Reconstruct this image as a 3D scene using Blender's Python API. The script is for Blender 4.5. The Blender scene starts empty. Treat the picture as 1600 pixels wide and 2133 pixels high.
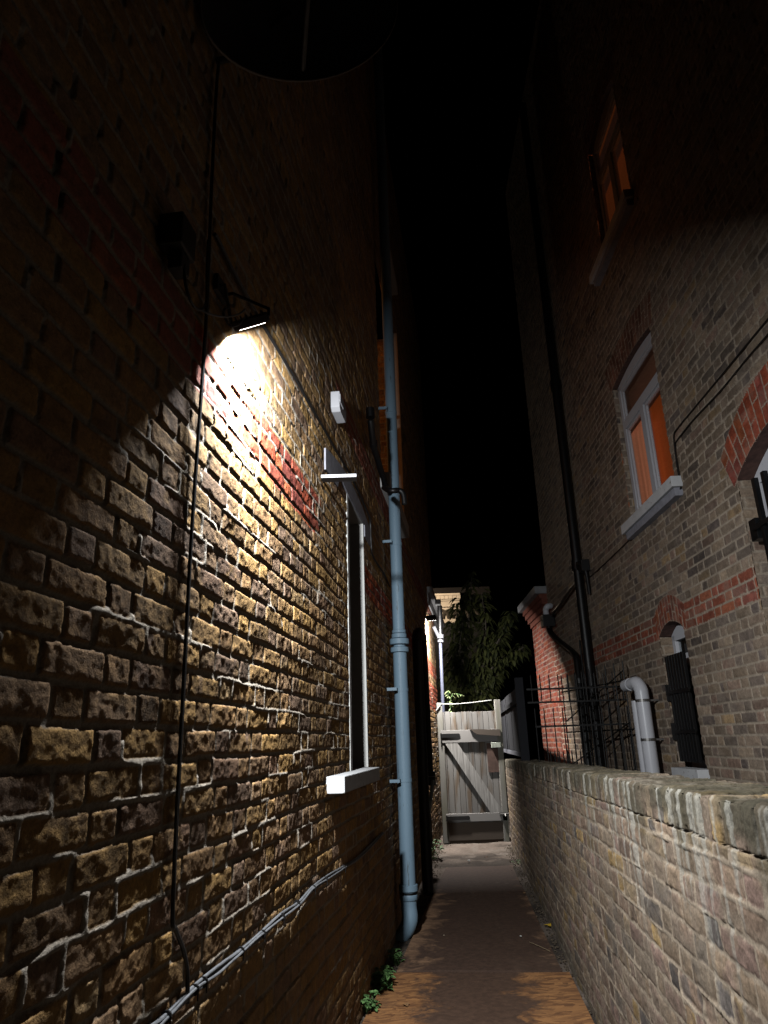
import bpy, bmesh, math, random
import numpy as np
from mathutils import Vector, Matrix
R=math.radians
C=bpy.context.scene
COL=C.collection
random.seed(7)
# ---------------------------------------------------------------- camera
H=1.43                       # eye height over the alley floor
F=1465.0                     # focal length in pixels of the 1600x2133 photograph
upc=Vector((-141.0,4471.0,-F)).normalized()
fwc=Vector((0,0,-1)); Yc=(fwc-upc*fwc.dot(upc)).normalized(); Xc=Yc.cross(upc)
ROT=Matrix((Xc,Yc,upc))      # camera -> world
camd=bpy.data.cameras.new('camera'); cam=bpy.data.objects.new('camera',camd); COL.objects.link(cam)
camd.sensor_fit='VERTICAL'; camd.sensor_height=24; camd.lens=24*F/2133
camd.clip_start=0.05; camd.clip_end=500
cam.matrix_world=Matrix.Translation((0,0,H))@ROT.to_4x4()
C.camera=cam
# ---------------------------------------------------------------- night sky
w=bpy.data.worlds.new('World'); C.world=w; w.use_nodes=True
nt=w.node_tree; bg=nt.nodes['Background']
sky=nt.nodes.new('ShaderNodeTexSky'); sky.sky_type='NISHITA'; sky.sun_disc=False
sky.sun_elevation=R(-9); sky.sun_rotation=R(200)
nt.links.new(sky.outputs[0],bg.inputs[0]); bg.inputs[1].default_value=0.002
C.view_settings.view_transform='Standard'; C.view_settings.look='None'
C.view_settings.exposure=0.0; C.view_settings.gamma=1
C.cycles.max_bounces=6; C.cycles.diffuse_bounces=1
C.cycles.sample_clamp_indirect=0.034
# lamp settings (the lamps themselves are built with their fixtures)
FLOOD_W=108.0; GATE_W=210.0
# ---------------------------------------------------------------- geometry helpers
def ray(px,py): return ROT@Vector((px-800,-(py-1066.5),-F))
def vpdir(px):
    y=(F*F-141*(px-800))/4471+1066.5
    v=ray(px,y); v.z=0; return v.normalized()
class Wall:
    """a vertical wall plane beside the alley: s along it, z up, off = towards the alley"""
    def __init__(s,vp,d,side):
        s.t=vpdir(vp); n=Vector((s.t.y,-s.t.x,0)); s.side=side
        s.n=-n*side; s.base=n*side*d; s.ang=math.atan2(s.t.y,s.t.x)
    def P(s,a,z,off=0.0): 
        v=s.base+s.t*a+s.n*off; return Vector((v.x,v.y,z))
    def hit(s,px,py,off=0.0):
        r=ray(px,py); p0=s.base+s.n*off; k=p0.dot(s.n)/r.dot(s.n); p=r*k
        return p.dot(s.t), p.z+H
def gnd(px,py,z=0.0):
    r=ray(px,py); k=(z-H)/r.z; return Vector((r.x*k,r.y*k,z))
def atY(Y,px,py):
    r=ray(px,py); k=Y/r.y; return Vector((r.x*k,Y,r.z*k+H))
LW=Wall(1008,0.77,-1); RW=Wall(850,2.3,1); GW=Wall(960,0.62,1)
# ---------------------------------------------------------------- object helpers
def tag(o,label=None,cat=None,group=None,kind=None):
    if label: o['label']=label
    if cat: o['category']=cat
    if group: o['group']=group
    if kind: o['kind']=kind
    return o
def thing(name,label,cat,loc=(0,0,0),group=None):
    o=bpy.data.objects.new(name,None); COL.objects.link(o); o.location=loc
    o.empty_display_size=0.1
    return tag(o,label,cat,group)
def link(name,me,mat,parent=None,smooth=False):
    o=bpy.data.objects.new(name,me); COL.objects.link(o)
    if mat is not None: me.materials.append(mat)
    if smooth:
        me.polygons.foreach_set('use_smooth',[True]*len(me.polygons))
    if parent is not None:
        o.parent=parent; o.matrix_parent_inverse=Matrix.Translation(parent.location).inverted()
    return o
class MB:
    def __init__(s): s.v=[]; s.f=[]; s.sm=False
    def quad8(s,c,):   # 8 corners: bottom 4 ccw, top 4 ccw
        b=len(s.v); s.v+= [tuple(x) for x in c]
        s.f+=[(b,b+3,b+2,b+1),(b+4,b+5,b+6,b+7),(b,b+1,b+5,b+4),(b+1,b+2,b+6,b+5),(b+2,b+3,b+7,b+6),(b+3,b,b+4,b+7)]
        return s
    def wbox(s,W,a0,a1,z0,z1,o0,o1):
        P=W.P
        return s.quad8([P(a0,z0,o0),P(a1,z0,o0),P(a1,z0,o1),P(a0,z0,o1),P(a0,z1,o0),P(a1,z1,o0),P(a1,z1,o1),P(a0,z1,o1)])
    def box(s,x0,x1,y0,y1,z0,z1):
        return s.quad8([(x0,y0,z0),(x1,y0,z0),(x1,y1,z0),(x0,y1,z0),(x0,y0,z1),(x1,y0,z1),(x1,y1,z1),(x0,y1,z1)])
    def obox(s,c,u,v,w_):   # centre and three half axes
        c=Vector(c); u=Vector(u); v=Vector(v); w_=Vector(w_)
        return s.quad8([c-u-v-w_,c+u-v-w_,c+u+v-w_,c-u+v-w_,c-u-v+w_,c+u-v+w_,c+u+v+w_,c-u+v+w_])
    def tube(s,pts,r,n=10,cap=True):
        pts=[Vector(p) for p in pts]
        rr=r if isinstance(r,(list,tuple)) else [r]*len(pts)
        t0=(pts[1]-pts[0]).normalized()
        a=Vector((0,0,1)) if abs(t0.z)<.9 else Vector((1,0,0))
        u=t0.cross(a).normalized(); b0=len(s.v)
        for i,p in enumerate(pts):
            if i==0: t=pts[1]-pts[0]
            elif i==len(pts)-1: t=pts[-1]-pts[-2]
            else: t=(pts[i+1]-p).normalized()+(p-pts[i-1]).normalized()
            t.normalize(); u=(u-t*u.dot(t)).normalized(); vv=t.cross(u)
            for k in range(n):
                an=2*math.pi*k/n
                s.v.append(tuple(p+(u*math.cos(an)+vv*math.sin(an))*rr[i]))
        for i in range(len(pts)-1):
            for k in range(n):
                a_=b0+i*n+k; b_=b0+i*n+(k+1)%n
                s.f.append((a_,b_,b_+n,a_+n))
        if cap:
            s.f.append(tuple(b0+k for k in range(n))[::-1]); e=b0+(len(pts)-1)*n
            s.f.append(tuple(e+k for k in range(n)))
        return s
    def poly_prism(s,pts,d):   # extrude a planar polygon by vector d
        b=len(s.v); n=len(pts); d=Vector(d)
        s.v+=[tuple(Vector(p)) for p in pts]+[tuple(Vector(p)+d) for p in pts]
        s.f.append(tuple(range(b,b+n))[::-1]); s.f.append(tuple(range(b+n,b+2*n)))
        for i in range(n):
            j=(i+1)%n; s.f.append((b+i,b+j,b+n+j,b+n+i))
        return s
    def build(s,name,mat,parent=None,smooth=False,bevel=0):
        me=bpy.data.meshes.new(name); me.from_pydata(s.v,[],s.f)
        bm=bmesh.new(); bm.from_mesh(me); bmesh.ops.recalc_face_normals(bm,faces=bm.faces)
        if bevel: bmesh.ops.bevel(bm,geom=bm.edges[:],offset=bevel,segments=2,affect='EDGES',profile=0.6)
        bm.to_mesh(me); bm.free(); me.update()
        o=link(name,me,mat,parent,smooth)
        if smooth and hasattr(me,'set_sharp_from_angle'): me.set_sharp_from_angle(angle=R(45))
        return o
def spline(pts,n=8):
    pts=[Vector(p) for p in pts]; out=[]
    q=[pts[0]*2-pts[1]]+pts+[pts[-1]*2-pts[-2]]
    for i in range(1,len(q)-2):
        for k in range(n):
            t=k/n; a,b,c,d=q[i-1],q[i],q[i+1],q[i+2]
            out.append(0.5*((2*b)+(c-a)*t+(2*a-5*b+4*c-d)*t*t+(3*b-a-3*c+d)*t**3))
    out.append(pts[-1]); return out
# ---------------------------------------------------------------- materials
def nodes(name):
    m=bpy.data.materials.new(name); m.use_nodes=True; n=m.node_tree; b=n.nodes['Principled BSDF']; return m,n,b
def N(n,t,**k):
    x=n.nodes.new(t)
    for a,v in k.items():
        if a in x.inputs: x.inputs[a].default_value=v
        else: setattr(x,a,v)
    return x
def plain(name,col,rough=.6,metal=0,var=.15,scale=8,bump=0.0,bscale=60,spots=None,spotcol=(.05,.05,.045),streak=False,coat=0):
    m,n,b=nodes(name); L=n.links.new
    tc=N(n,'ShaderNodeTexCoord'); src=tc.outputs['Object']
    if streak:
        mp=N(n,'ShaderNodeMapping'); mp.inputs['Scale'].default_value=(1,1,.12); L(src,mp.inputs[0]); src=mp.outputs[0]
    no=N(n,'ShaderNodeTexNoise'); no.inputs['Scale'].default_value=scale; no.inputs['Detail'].default_value=6; L(src,no.inputs['Vector'])
    cr=N(n,'ShaderNodeValToRGB'); cr.color_ramp.elements[0].position=.3; cr.color_ramp.elements[1].position=.7
    cr.color_ramp.elements[0].color=(*[c*(1-var) for c in col],1); cr.color_ramp.elements[1].color=(*[min(1,c*(1+var*.7)) for c in col],1)
    L(no.outputs['Fac'],cr.inputs[0]); out=cr.outputs[0]
    if spots:
        n2=N(n,'ShaderNodeTexNoise'); n2.inputs['Scale'].default_value=spots[0]; n2.inputs['Detail'].default_value=8; n2.inputs['Roughness'].default_value=.7; L(src,n2.inputs['Vector'])
        c2=N(n,'ShaderNodeValToRGB'); c2.color_ramp.elements[0].position=spots[1]; c2.color_ramp.elements[1].position=spots[1]+.05; L(n2.outputs['Fac'],c2.inputs[0])
        mx=N(n,'ShaderNodeMix',data_type='RGBA'); L(c2.outputs[0],mx.inputs[0]); L(out,mx.inputs[6]); mx.inputs[7].default_value=(*spotcol,1); out=mx.outputs[2]
    L(out,b.inputs['Base Color']); b.inputs['Roughness'].default_value=rough; b.inputs['Metallic'].default_value=metal
    b.inputs['Coat Weight'].default_value=coat
    if bump:
        nb=N(n,'ShaderNodeTexNoise'); nb.inputs['Scale'].default_value=bscale; nb.inputs['Detail'].default_value=5; L(tc.outputs['Object'],nb.inputs['Vector'])
        bp=N(n,'ShaderNodeBump'); bp.inputs['Strength'].default_value=1; bp.inputs['Distance'].default_value=bump; L(nb.outputs['Fac'],bp.inputs['Height']); L(bp.outputs[0],b.inputs['Normal'])
    return m
def attrmat(name,rough=.92,bump=.0012,bscale=220,fine=.35):
    m,n,b=nodes(name); L=n.links.new
    at=N(n,'ShaderNodeAttribute'); at.attribute_name='Col'
    tc=N(n,'ShaderNodeTexCoord')
    n1=N(n,'ShaderNodeTexNoise'); n1.inputs['Scale'].default_value=bscale*.6; n1.inputs['Detail'].default_value=6; n1.inputs['Roughness'].default_value=.7; L(tc.outputs['Object'],n1.inputs['Vector'])
    mr=N(n,'ShaderNodeMapRange'); mr.inputs['From Min'].default_value=.3; mr.inputs['From Max'].default_value=.7; mr.inputs['To Min'].default_value=1-fine; mr.inputs['To Max'].default_value=1+fine; L(n1.outputs['Fac'],mr.inputs['Value'])
    mx=N(n,'ShaderNodeMix',data_type='RGBA',blend_type='MULTIPLY'); mx.inputs[0].default_value=1; L(at.outputs['Color'],mx.inputs[6]); L(mr.outputs[0],mx.inputs[7])
    L(mx.outputs[2],b.inputs['Base Color']); b.inputs['Roughness'].default_value=rough; b.inputs['Specular IOR Level'].default_value=.25
    nb=N(n,'ShaderNodeTexNoise'); nb.inputs['Scale'].default_value=bscale; nb.inputs['Detail'].default_value=6; nb.inputs['Roughness'].default_value=.65; L(tc.outputs['Object'],nb.inputs['Vector'])
    bp=N(n,'ShaderNodeBump'); bp.inputs['Strength'].default_value=1; bp.inputs['Distance'].default_value=bump; L(nb.outputs['Fac'],bp.inputs['Height']); L(bp.outputs[0],b.inputs['Normal'])
    return m
def emit(name,col,st,var=0):
    m,n,b=nodes(name); b.inputs['Base Color'].default_value=(*[c*.5 for c in col],1)
    b.inputs['Emission Color'].default_value=(*col,1); b.inputs['Emission Strength'].default_value=st
    if var:
        L=n.links.new; tc=N(n,'ShaderNodeTexCoord'); mp=N(n,'ShaderNodeMapping'); mp.inputs['Scale'].default_value=(6,6,.3); L(tc.outputs['Object'],mp.inputs[0])
        no=N(n,'ShaderNodeTexNoise'); no.inputs['Scale'].default_value=4; L(mp.outputs[0],no.inputs['Vector'])
        mr=N(n,'ShaderNodeMapRange'); mr.inputs['To Min'].default_value=st*(1-var); mr.inputs['To Max'].default_value=st*(1+var); L(no.outputs['Fac'],mr.inputs['Value']); L(mr.outputs[0],b.inputs['Emission Strength'])
    return m
def glass(name):
    m,n,b=nodes(name); L=n.links.new
    tr=N(n,'ShaderNodeBsdfTransparent'); tr.inputs[0].default_value=(.9,.92,.92,1)
    gl=N(n,'ShaderNodeBsdfGlossy'); gl.inputs['Roughness'].default_value=.03
    mx=N(n,'ShaderNodeMixShader'); lw=N(n,'ShaderNodeLayerWeight'); pw=N(n,'ShaderNodeMath',operation='POWER'); pw.inputs[1].default_value=5; L(lw.outputs['Facing'],pw.inputs[0]); fr=N(n,'ShaderNodeMath',operation='MULTIPLY_ADD'); fr.inputs[1].default_value=.9; fr.inputs[2].default_value=.03; L(pw.outputs[0],fr.inputs[0])
    L(fr.outputs[0],mx.inputs[0]); L(tr.outputs[0],mx.inputs[1]); L(gl.outputs[0],mx.inputs[2]); L(mx.outputs[0],n.nodes['Material Output'].inputs[0])
    return m
def wood(name,c0,c1,scale=1.0,axis='z',rough=.85,stain=None):
    m,n,b=nodes(name); L=n.links.new
    tc=N(n,'ShaderNodeTexCoord'); mp=N(n,'ShaderNodeMapping')
    mp.inputs['Scale'].default_value={'z':(14,14,1.1),'x':(1.1,14,14),'d':(14,14,1.1)}[axis]
    if axis=='d': mp.inputs['Rotation'].default_value=(0,R(-32),0); L(tc.outputs['Object'],mp.inputs[0])
    no=N(n,'ShaderNodeTexNoise'); no.inputs['Scale'].default_value=3*scale; no.inputs['Detail'].default_value=8; no.inputs['Distortion'].default_value=.6; L(mp.outputs[0],no.inputs['Vector'])
    cr=N(n,'ShaderNodeValToRGB'); cr.color_ramp.elements[0].position=.32; cr.color_ramp.elements[1].position=.68
    cr.color_ramp.elements[0].color=(*c0,1); cr.color_ramp.elements[1].color=(*c1,1); L(no.outputs['Fac'],cr.inputs[0]); out=cr.outputs[0]
    if stain:
        n2=N(n,'ShaderNodeTexNoise'); n2.inputs['Scale'].default_value=1.4; n2.inputs['Detail'].default_value=5
        m2=N(n,'ShaderNodeMapping'); m2.inputs['Scale'].default_value=(6,6,1.2); L(tc.outputs['Object'],m2.inputs[0]); L(m2.outputs[0],n2.inputs['Vector'])
        c2=N(n,'ShaderNodeValToRGB'); c2.color_ramp.elements[0].position=.5; c2.color_ramp.elements[1].position=.62; L(n2.outputs['Fac'],c2.inputs[0])
        mx=N(n,'ShaderNodeMix',data_type='RGBA'); L(c2.outputs[0],mx.inputs[0]); L(out,mx.inputs[6]); mx.inputs[7].default_value=(*stain,1); out=mx.outputs[2]
    gi=N(n,'ShaderNodeNewGeometry'); mi=N(n,'ShaderNodeMapRange'); mi.inputs['To Min'].default_value=.75; mi.inputs['To Max'].default_value=1.25; L(gi.outputs['Random Per Island'],mi.inputs['Value'])
    mm=N(n,'ShaderNodeMix',data_type='RGBA',blend_type='MULTIPLY'); mm.inputs[0].default_value=1; L(out,mm.inputs[6]); L(mi.outputs[0],mm.inputs[7]); out=mm.outputs[2]
    L(out,b.inputs['Base Color']); b.inputs['Roughness'].default_value=rough
    bp=N(n,'ShaderNodeBump'); bp.inputs['Strength'].default_value=1; bp.inputs['Distance'].default_value=.002; L(no.outputs['Fac'],bp.inputs['Height']); L(bp.outputs[0],b.inputs['Normal'])
    return m
def osb(name,dirt,ca=(.42,.20,.075),cb=(.16,.07,.03),dc=(.055,.035,.027)):
    """pressed flake board: three layers of stretched, turned chips, plus trodden-in dirt along the middle"""
    m,n,b=nodes(name); L=n.links.new
    tc=N(n,'ShaderNodeTexCoord'); out=None
    for i,(an,sc) in enumerate(((25,(12,38,1)),(80,(14,34,1)),(-40,(12,40,1)))):
        mp=N(n,'ShaderNodeMapping'); mp.inputs['Rotation'].default_value=(0,0,R(an)); mp.inputs['Scale'].default_value=sc
        nd=N(n,'ShaderNodeTexNoise'); nd.inputs['Scale'].default_value=5; L(tc.outputs['Object'],nd.inputs['Vector'])
        ad=N(n,'ShaderNodeMix',data_type='RGBA',blend_type='ADD'); ad.inputs[0].default_value=.12; L(tc.outputs['Object'],ad.inputs[6]); L(nd.outputs['Color'],ad.inputs[7])
        L(ad.outputs[2],mp.inputs[0])
        vo=N(n,'ShaderNodeTexVoronoi'); vo.inputs['Scale'].default_value=1.0; L(mp.outputs[0],vo.inputs['Vector'])
        sep=N(n,'ShaderNodeSeparateColor'); L(vo.outputs['Color'],sep.inputs[0])
        cr=N(n,'ShaderNodeValToRGB'); cr.color_ramp.elements[0].color=(*cb,1); cr.color_ramp.elements[1].color=(*ca,1); e=cr.color_ramp.elements.new(.5); e.color=(*[x*.55+y*.45 for x,y in zip(ca,cb)],1)
        L(sep.outputs[0],cr.inputs[0])
        if out is None: out=cr.outputs[0]; h=sep.outputs[1]
        else:
            th=N(n,'ShaderNodeMath',operation='GREATER_THAN'); th.inputs[1].default_value=.45; L(sep.outputs[2],th.inputs[0])
            mx=N(n,'ShaderNodeMix',data_type='RGBA'); L(th.outputs[0],mx.inputs[0]); L(out,mx.inputs[6]); L(cr.outputs[0],mx.inputs[7]); out=mx.outputs[2]
    # dirt: attribute 'Dirt' painted per vertex (trodden strip), broken by noise
    at=N(n,'ShaderNodeAttribute'); at.attribute_name='Dirt'
    n3=N(n,'ShaderNodeTexNoise'); n3.inputs['Scale'].default_value=4.5; n3.inputs['Detail'].default_value=9; n3.inputs['Roughness'].default_value=.68; n3.inputs['Distortion'].default_value=.5; L(tc.outputs['Object'],n3.inputs['Vector'])
    su=N(n,'ShaderNodeMath',operation='MULTIPLY_ADD'); su.inputs[1].default_value=2.0; L(n3.outputs['Fac'],su.inputs[0]); L(at.outputs['Fac'],su.inputs[2])
    mr=N(n,'ShaderNodeMapRange'); mr.inputs['From Min'].default_value=1.45-dirt; mr.inputs['From Max'].default_value=1.75-dirt; L(su.outputs[0],mr.inputs['Value'])
    n4=N(n,'ShaderNodeTexNoise'); n4.inputs['Scale'].default_value=30; n4.inputs['Detail'].default_value=6; L(tc.outputs['Object'],n4.inputs['Vector'])
    dcr=N(n,'ShaderNodeValToRGB'); dcr.color_ramp.elements[0].position=.35; dcr.color_ramp.elements[1].position=.7
    dcr.color_ramp.elements[0].color=(*[c*.85 for c in dc],1); dcr.color_ramp.elements[1].color=(*[c*1.3 for c in dc],1); L(n4.outputs['Fac'],dcr.inputs[0])
    mx=N(n,'ShaderNodeMix',data_type='RGBA'); L(mr.outputs[0],mx.inputs[0]); L(out,mx.inputs[6]); L(dcr.outputs[0],mx.inputs[7])
    L(mx.outputs[2],b.inputs['Base Color']); b.inputs['Roughness'].default_value=.72
    bp=N(n,'ShaderNodeBump'); bp.inputs['Strength'].default_value=.6; bp.inputs['Distance'].default_value=.0015; L(h,bp.inputs['Height']); L(bp.outputs[0],b.inputs['Normal'])
    return m
M=dict(
 brickL=attrmat('rough_stock_brick',bump=.004,bscale=170,fine=.45),
 brickR=attrmat('grey_brown_brick',bump=.0015,bscale=160,fine=.3),
 brickG=attrmat('garden_wall_brick',bump=.002,bscale=150,fine=.35),
 white=plain('white_paint',(.72,.72,.73),.6,var=.10,spots=(20,.61),spotcol=(.25,.23,.2),bump=.001,bscale=40),
 reveal=plain('painted_reveal',(.74,.73,.70),.8,var=.06,spots=(10,.68),spotcol=(.35,.33,.3),bump=.0012,bscale=50),
 upvc=plain('white_plastic',(.68,.68,.72),.35,var=.05,scale=5,spots=(14,.69),spotcol=(.3,.3,.3)),
 render=plain('grey_painted_render',(.34,.34,.39),.85,var=.2,scale=20,spots=(35,.64),spotcol=(.5,.5,.52),bump=.002,bscale=60),
 blue=plain('blue_grey_pipe_paint',(.25,.375,.48),.5,var=.20,scale=5,spots=(24,.60),spotcol=(.12,.15,.17),bump=.0008,bscale=25,streak=True),
 black=plain('black_gloss_paint',(.003,.003,.0035),.45,var=.3,bump=.0006,bscale=60),
 blackmat=plain('black_weathered_metal',(.006,.006,.006),.55,var=.4,bump=.0008,bscale=90),
 cable=plain('black_cable',(.012,.011,.011),.5,var=.2),
 grey=plain('grey_cable',(.15,.155,.165),.55,var=.25,scale=30),
 wood=wood('silvered_wood',(.14,.13,.12),(.40,.385,.36),stain=(.16,.12,.085)),
 woodd=wood('silvered_wood_brace',(.26,.245,.23),(.55,.53,.50),axis='d'),
 woodx=wood('silvered_wood_rail',(.24,.225,.21),(.52,.50,.48),axis='x'),
 wooddark=wood('brown_damp_wood',(.05,.038,.03),(.14,.11,.085)),
 woodblack=wood('black_stained_wood',(.004,.004,.006),(.022,.024,.031)),
 post=wood('pale_post_wood',(.20,.19,.165),(.44,.425,.39),stain=(.24,.23,.18)),
 rust=plain('rusty_brown_plate',(.11,.065,.05),.8,var=.3,scale=15,bump=.001),
 steel=plain('old_steel',(.28,.27,.26),.45,metal=.8,var=.3,scale=25),
 conc=plain('path_concrete',(.17,.14,.115),.9,var=.4,scale=3,spots=(4,.55),spotcol=(.07,.055,.045),bump=.004,bscale=25),
 glass=glass('window_glass'),
 cream=plain('cream_stone',(.60,.52,.42),.9,var=.15,scale=4,bump=.004,bscale=15),
 leaf=None)
# ---------------------------------------------------------------- noise + brickwork fields (numpy)
def h2(ix,iy,seed):
    x=(ix.astype(np.int64)*374761393+iy.astype(np.int64)*668265263+seed*974634777)&0xffffffff
    x=((x^(x>>13))*1274126177)&0xffffffff; x=(x^(x>>16))&0xffffffff
    x=(x*2246822519)&0xffffffff; x=(x^(x>>15))&0xffffffff
    return (x/4294967295.0).astype(np.float32)
def vn(x,y,seed):
    ix=np.floor(x); iy=np.floor(y); fx=(x-ix).astype(np.float32); fy=(y-iy).astype(np.float32)
    fx=fx*fx*(3-2*fx); fy=fy*fy*(3-2*fy); ix=ix.astype(np.int64); iy=iy.astype(np.int64)
    a=h2(ix,iy,seed); b=h2(ix+1,iy,seed); c=h2(ix,iy+1,seed); d=h2(ix+1,iy+1,seed)
    return (a+(b-a)*fx)*(1-fy)+(c+(d-c)*fx)*fy
def fbm(x,y,seed,o=4,g=.5):
    s=0;a=1;t=0
    for i in range(o): s=s+a*vn(x*2**i+i*17.3,y*2**i+i*5.1,seed+i); t+=a; a*=g
    return s/t
def sst(a,b,x):
    t=np.clip((x-a)/(b-a),0,1); return t*t*(3-2*t)
CH=.075
def bricks(S,Z,st,seed):
    """Flemish-bond brickwork: returns height (m) and colour for every sample"""
    wob=(vn(S*.9,Z*1.7,seed)-.5)*st['wob']+(vn(S*6,Z*9,seed+1)-.5)*st['wob']*.5
    Z2=Z+wob; cr=np.floor(Z2/CH); fz=Z2-cr*CH; ci=cr.astype(np.int64)
    S2=S+(ci%2)*.16875+(h2(ci,ci*0,seed+2)-.5)*.05+(vn(S*10,Z*10,seed+3)-.5)*st['wob']*.5
    k=np.floor(S2/.3375); f=S2-k*.3375; hd=f>.225; u=np.where(hd,f-.225,f); w=np.where(hd,.1125,.225)
    bi=(k*2+hd).astype(np.int64)
    J=[h2(bi,ci,seed+10+i) for i in range(8)]
    m=st['m']; j=st['jit']
    du=np.minimum(u-m/2-(J[0]-.3)*j,w-m/2-(J[1]-.3)*j-u); dz=np.minimum(fz-m/2-(J[2]-.3)*j,CH-m/2-(J[3]-.3)*j-fz)
    d=np.minimum(du,dz); d=d-np.maximum(0,.008-np.abs(du-dz))**2/.032*1.0
    d=d+(fbm(S*45,Z*45,seed+20,3)-.5)*st['rag']
    mask=sst(-.0012,.0022,d)
    fine=fbm(S*35,Z*45,seed+30,4,.6)-.5
    spall=sst(.62,.8,fbm(S*9,Z*9,seed+37,3))
    face=(J[4]-.5)*st['out']+(J[5]-.5)*st['tilt']*(u/w-.5)+(J[6]-.5)*st['tilt']*.7*(fz/CH-.5)
    face=face-st['round']*np.exp(-np.maximum(d,0)/st['rw'])+fine*st['amp']-spall*st['sp']
    mn=fbm(S*22,Z*30,seed+40,3)-.5; proud=sst(.56,.68,fbm(S*3.2,Z*11,seed+45,2))*st['proud']
    mort=-st['rec']*(1-proud)+mn*st['mamp']+proud*.002-st['rec']*sst(.62,.74,fbm(S*7,Z*13,seed+47,2))*.9*(1-proud)
    hgt=face*mask+mort*(1-mask)
    # colours
    pal=np.array(st['pal'],np.float32); cum=np.cumsum(pal[:,3]); cum/=cum[-1]
    idx=np.searchsorted(cum,J[7]); idx=np.clip(idx,0,len(pal)-1); c=pal[idx][...,:3].copy()
    idx2=np.clip(np.searchsorted(cum,h2(bi,ci,seed+50)),0,len(pal)-1); c2=pal[idx2][...,:3]
    mixm=sst(.5,.68,fbm(S*14,Z*14,seed+51,3))[...,None]*st['mix']
    c=c*(1-mixm)+c2*mixm
    return hgt,c,mask,proud,fine,J,ci
def finish(S,Z,c,mask,proud,fine,J,st,seed):
    c=c*(.72+.56*h2((J[0]*1e6).astype(np.int64),(J[1]*1e6).astype(np.int64),seed+60))[...,None]
    c=c*(1+fine*st['fcol'])[...,None]
    sm=sst(.45,.7,fbm(S*7,Z*12,seed+66,4))[...,None]*st.get('smear',0); c=c*(1-sm)+np.array(st['mc'],np.float32)*.8*sm
    soot=sst(.45,.8,fbm(S*1.1,Z*1.3,seed+70,4))*st['soot']; c=c*(1-soot)[...,None]
    mc=np.array(st['mc'],np.float32); mvar=(.7+.6*fbm(S*9,Z*15,seed+80,3))
    mc2=mc[None,:]*(mvar*(1-.35*(1-proud)*st['mdark']))[...,None] if S.ndim==1 else mc*(mvar*(1-.35*(1-proud)*st['mdark']))[...,None]
    smear=(1-sst(0,1,mask))
    out=c*mask[...,None]+mc2*smear[...,None]
    return np.clip(out*np.array(st.get('gain',(1,1,1)),np.float32),.004,.95)
ST_L=dict(gain=(1.05,.96,.85),wob=.012,m=.010,jit=.0045,rag=.0055,out=.004,tilt=.0035,round=.0035,rw=.003,amp=.0052,sp=.003,rec=.0065,mamp=.005,proud=1.0,mix=.6,fcol=1.5,soot=.45,mdark=.7,mc=(.44,.42,.39),
 pal=[(.44,.285,.115,3),(.38,.25,.115,4),(.29,.185,.095,3),(.27,.19,.14,1.5),(.33,.225,.14,2),(.20,.13,.09,1),(.44,.32,.18,.6)])
ST_R=dict(gain=(1.02,.96,.88),smear=.3,wob=.008,m=.012,jit=.004,rag=.009,out=.005,tilt=.004,round=.004,rw=.004,amp=.006,sp=.003,rec=.005,mamp=.003,proud=.6,mix=.35,fcol=.8,soot=.3,mdark=.3,mc=(.44,.38,.32),
 pal=[(.26,.205,.165,4),(.29,.23,.18,3),(.20,.165,.145,3),(.32,.25,.19,2),(.28,.20,.165,2),(.15,.125,.12,1.2),(.36,.26,.16,.5)])
ST_G=dict(gain=(1.02,.97,.90),smear=.6,wob=.012,m=.010,jit=.005,rag=.010,out=.004,tilt=.004,round=.004,rw=.005,amp=.007,sp=.003,rec=.003,mamp=.005,proud=.9,mix=.7,fcol=1.0,soot=.25,mdark=.1,mc=(.33,.275,.22),
 pal=[(.27,.205,.15,4),(.24,.175,.135,3),(.30,.23,.15,2),(.135,.12,.115,1.6),(.25,.175,.15,2),(.33,.23,.11,1),(.20,.15,.12,2)])
RED=[(.38,.088,.046,3),(.33,.08,.05,2),(.43,.125,.055,2),(.27,.07,.055,1)]
def redden(S,Z,c,J,region,mute=0):
    pal=np.array(RED,np.float32); cum=np.cumsum(pal[:,3]); cum/=cum[-1]
    r=pal[np.clip(np.searchsorted(cum,J[7]),0,3)][...,:3]
    r=r*(1-mute)+np.array([.28,.15,.12])*mute
    return np.where(region[...,None],r,c)
def grid_mesh(name,us,vs,pos,nrm_h,col,mat,parent,cut=None):
    """us x vs grid; pos(U,V)->(n,3) base, nrm_h -> displaced offset already added by caller"""
    nu,nv=len(us),len(vs)
    idx=np.arange(nu*nv).reshape(nu,nv)
    q=np.stack([idx[:-1,:-1],idx[1:,:-1],idx[1:,1:],idx[:-1,1:]],-1).reshape(-1,4)
    if cut is not None:
        um=(us[:-1]+us[1:])/2; vm=(vs[:-1]+vs[1:])/2; UU,VV=np.meshgrid(um,vm,indexing='ij')
        q=q[~cut(UU,VV).reshape(-1)]
    me=bpy.data.meshes.new(name)
    me.vertices.add(nu*nv); me.vertices.foreach_set('co',pos.reshape(-1).astype(np.float32))
    me.loops.add(len(q)*4); me.loops.foreach_set('vertex_index',q.reshape(-1).astype(np.int32))
    me.polygons.add(len(q)); me.polygons.foreach_set('loop_start',np.arange(0,len(q)*4,4,dtype=np.int32))
    try: me.polygons.foreach_set('loop_total',np.full(len(q),4,np.int32))
    except Exception: pass
    at=me.color_attributes.new('Col','FLOAT_COLOR','POINT')
    rgba=np.ones((nu*nv,4),np.float32); rgba[:,:3]=col.reshape(-1,3); at.data.foreach_set('color',rgba.reshape(-1))
    me.update(calc_edges=True); me.polygons.foreach_set('use_smooth',np.ones(len(q),bool))
    return link(name,me,mat,parent)
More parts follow.
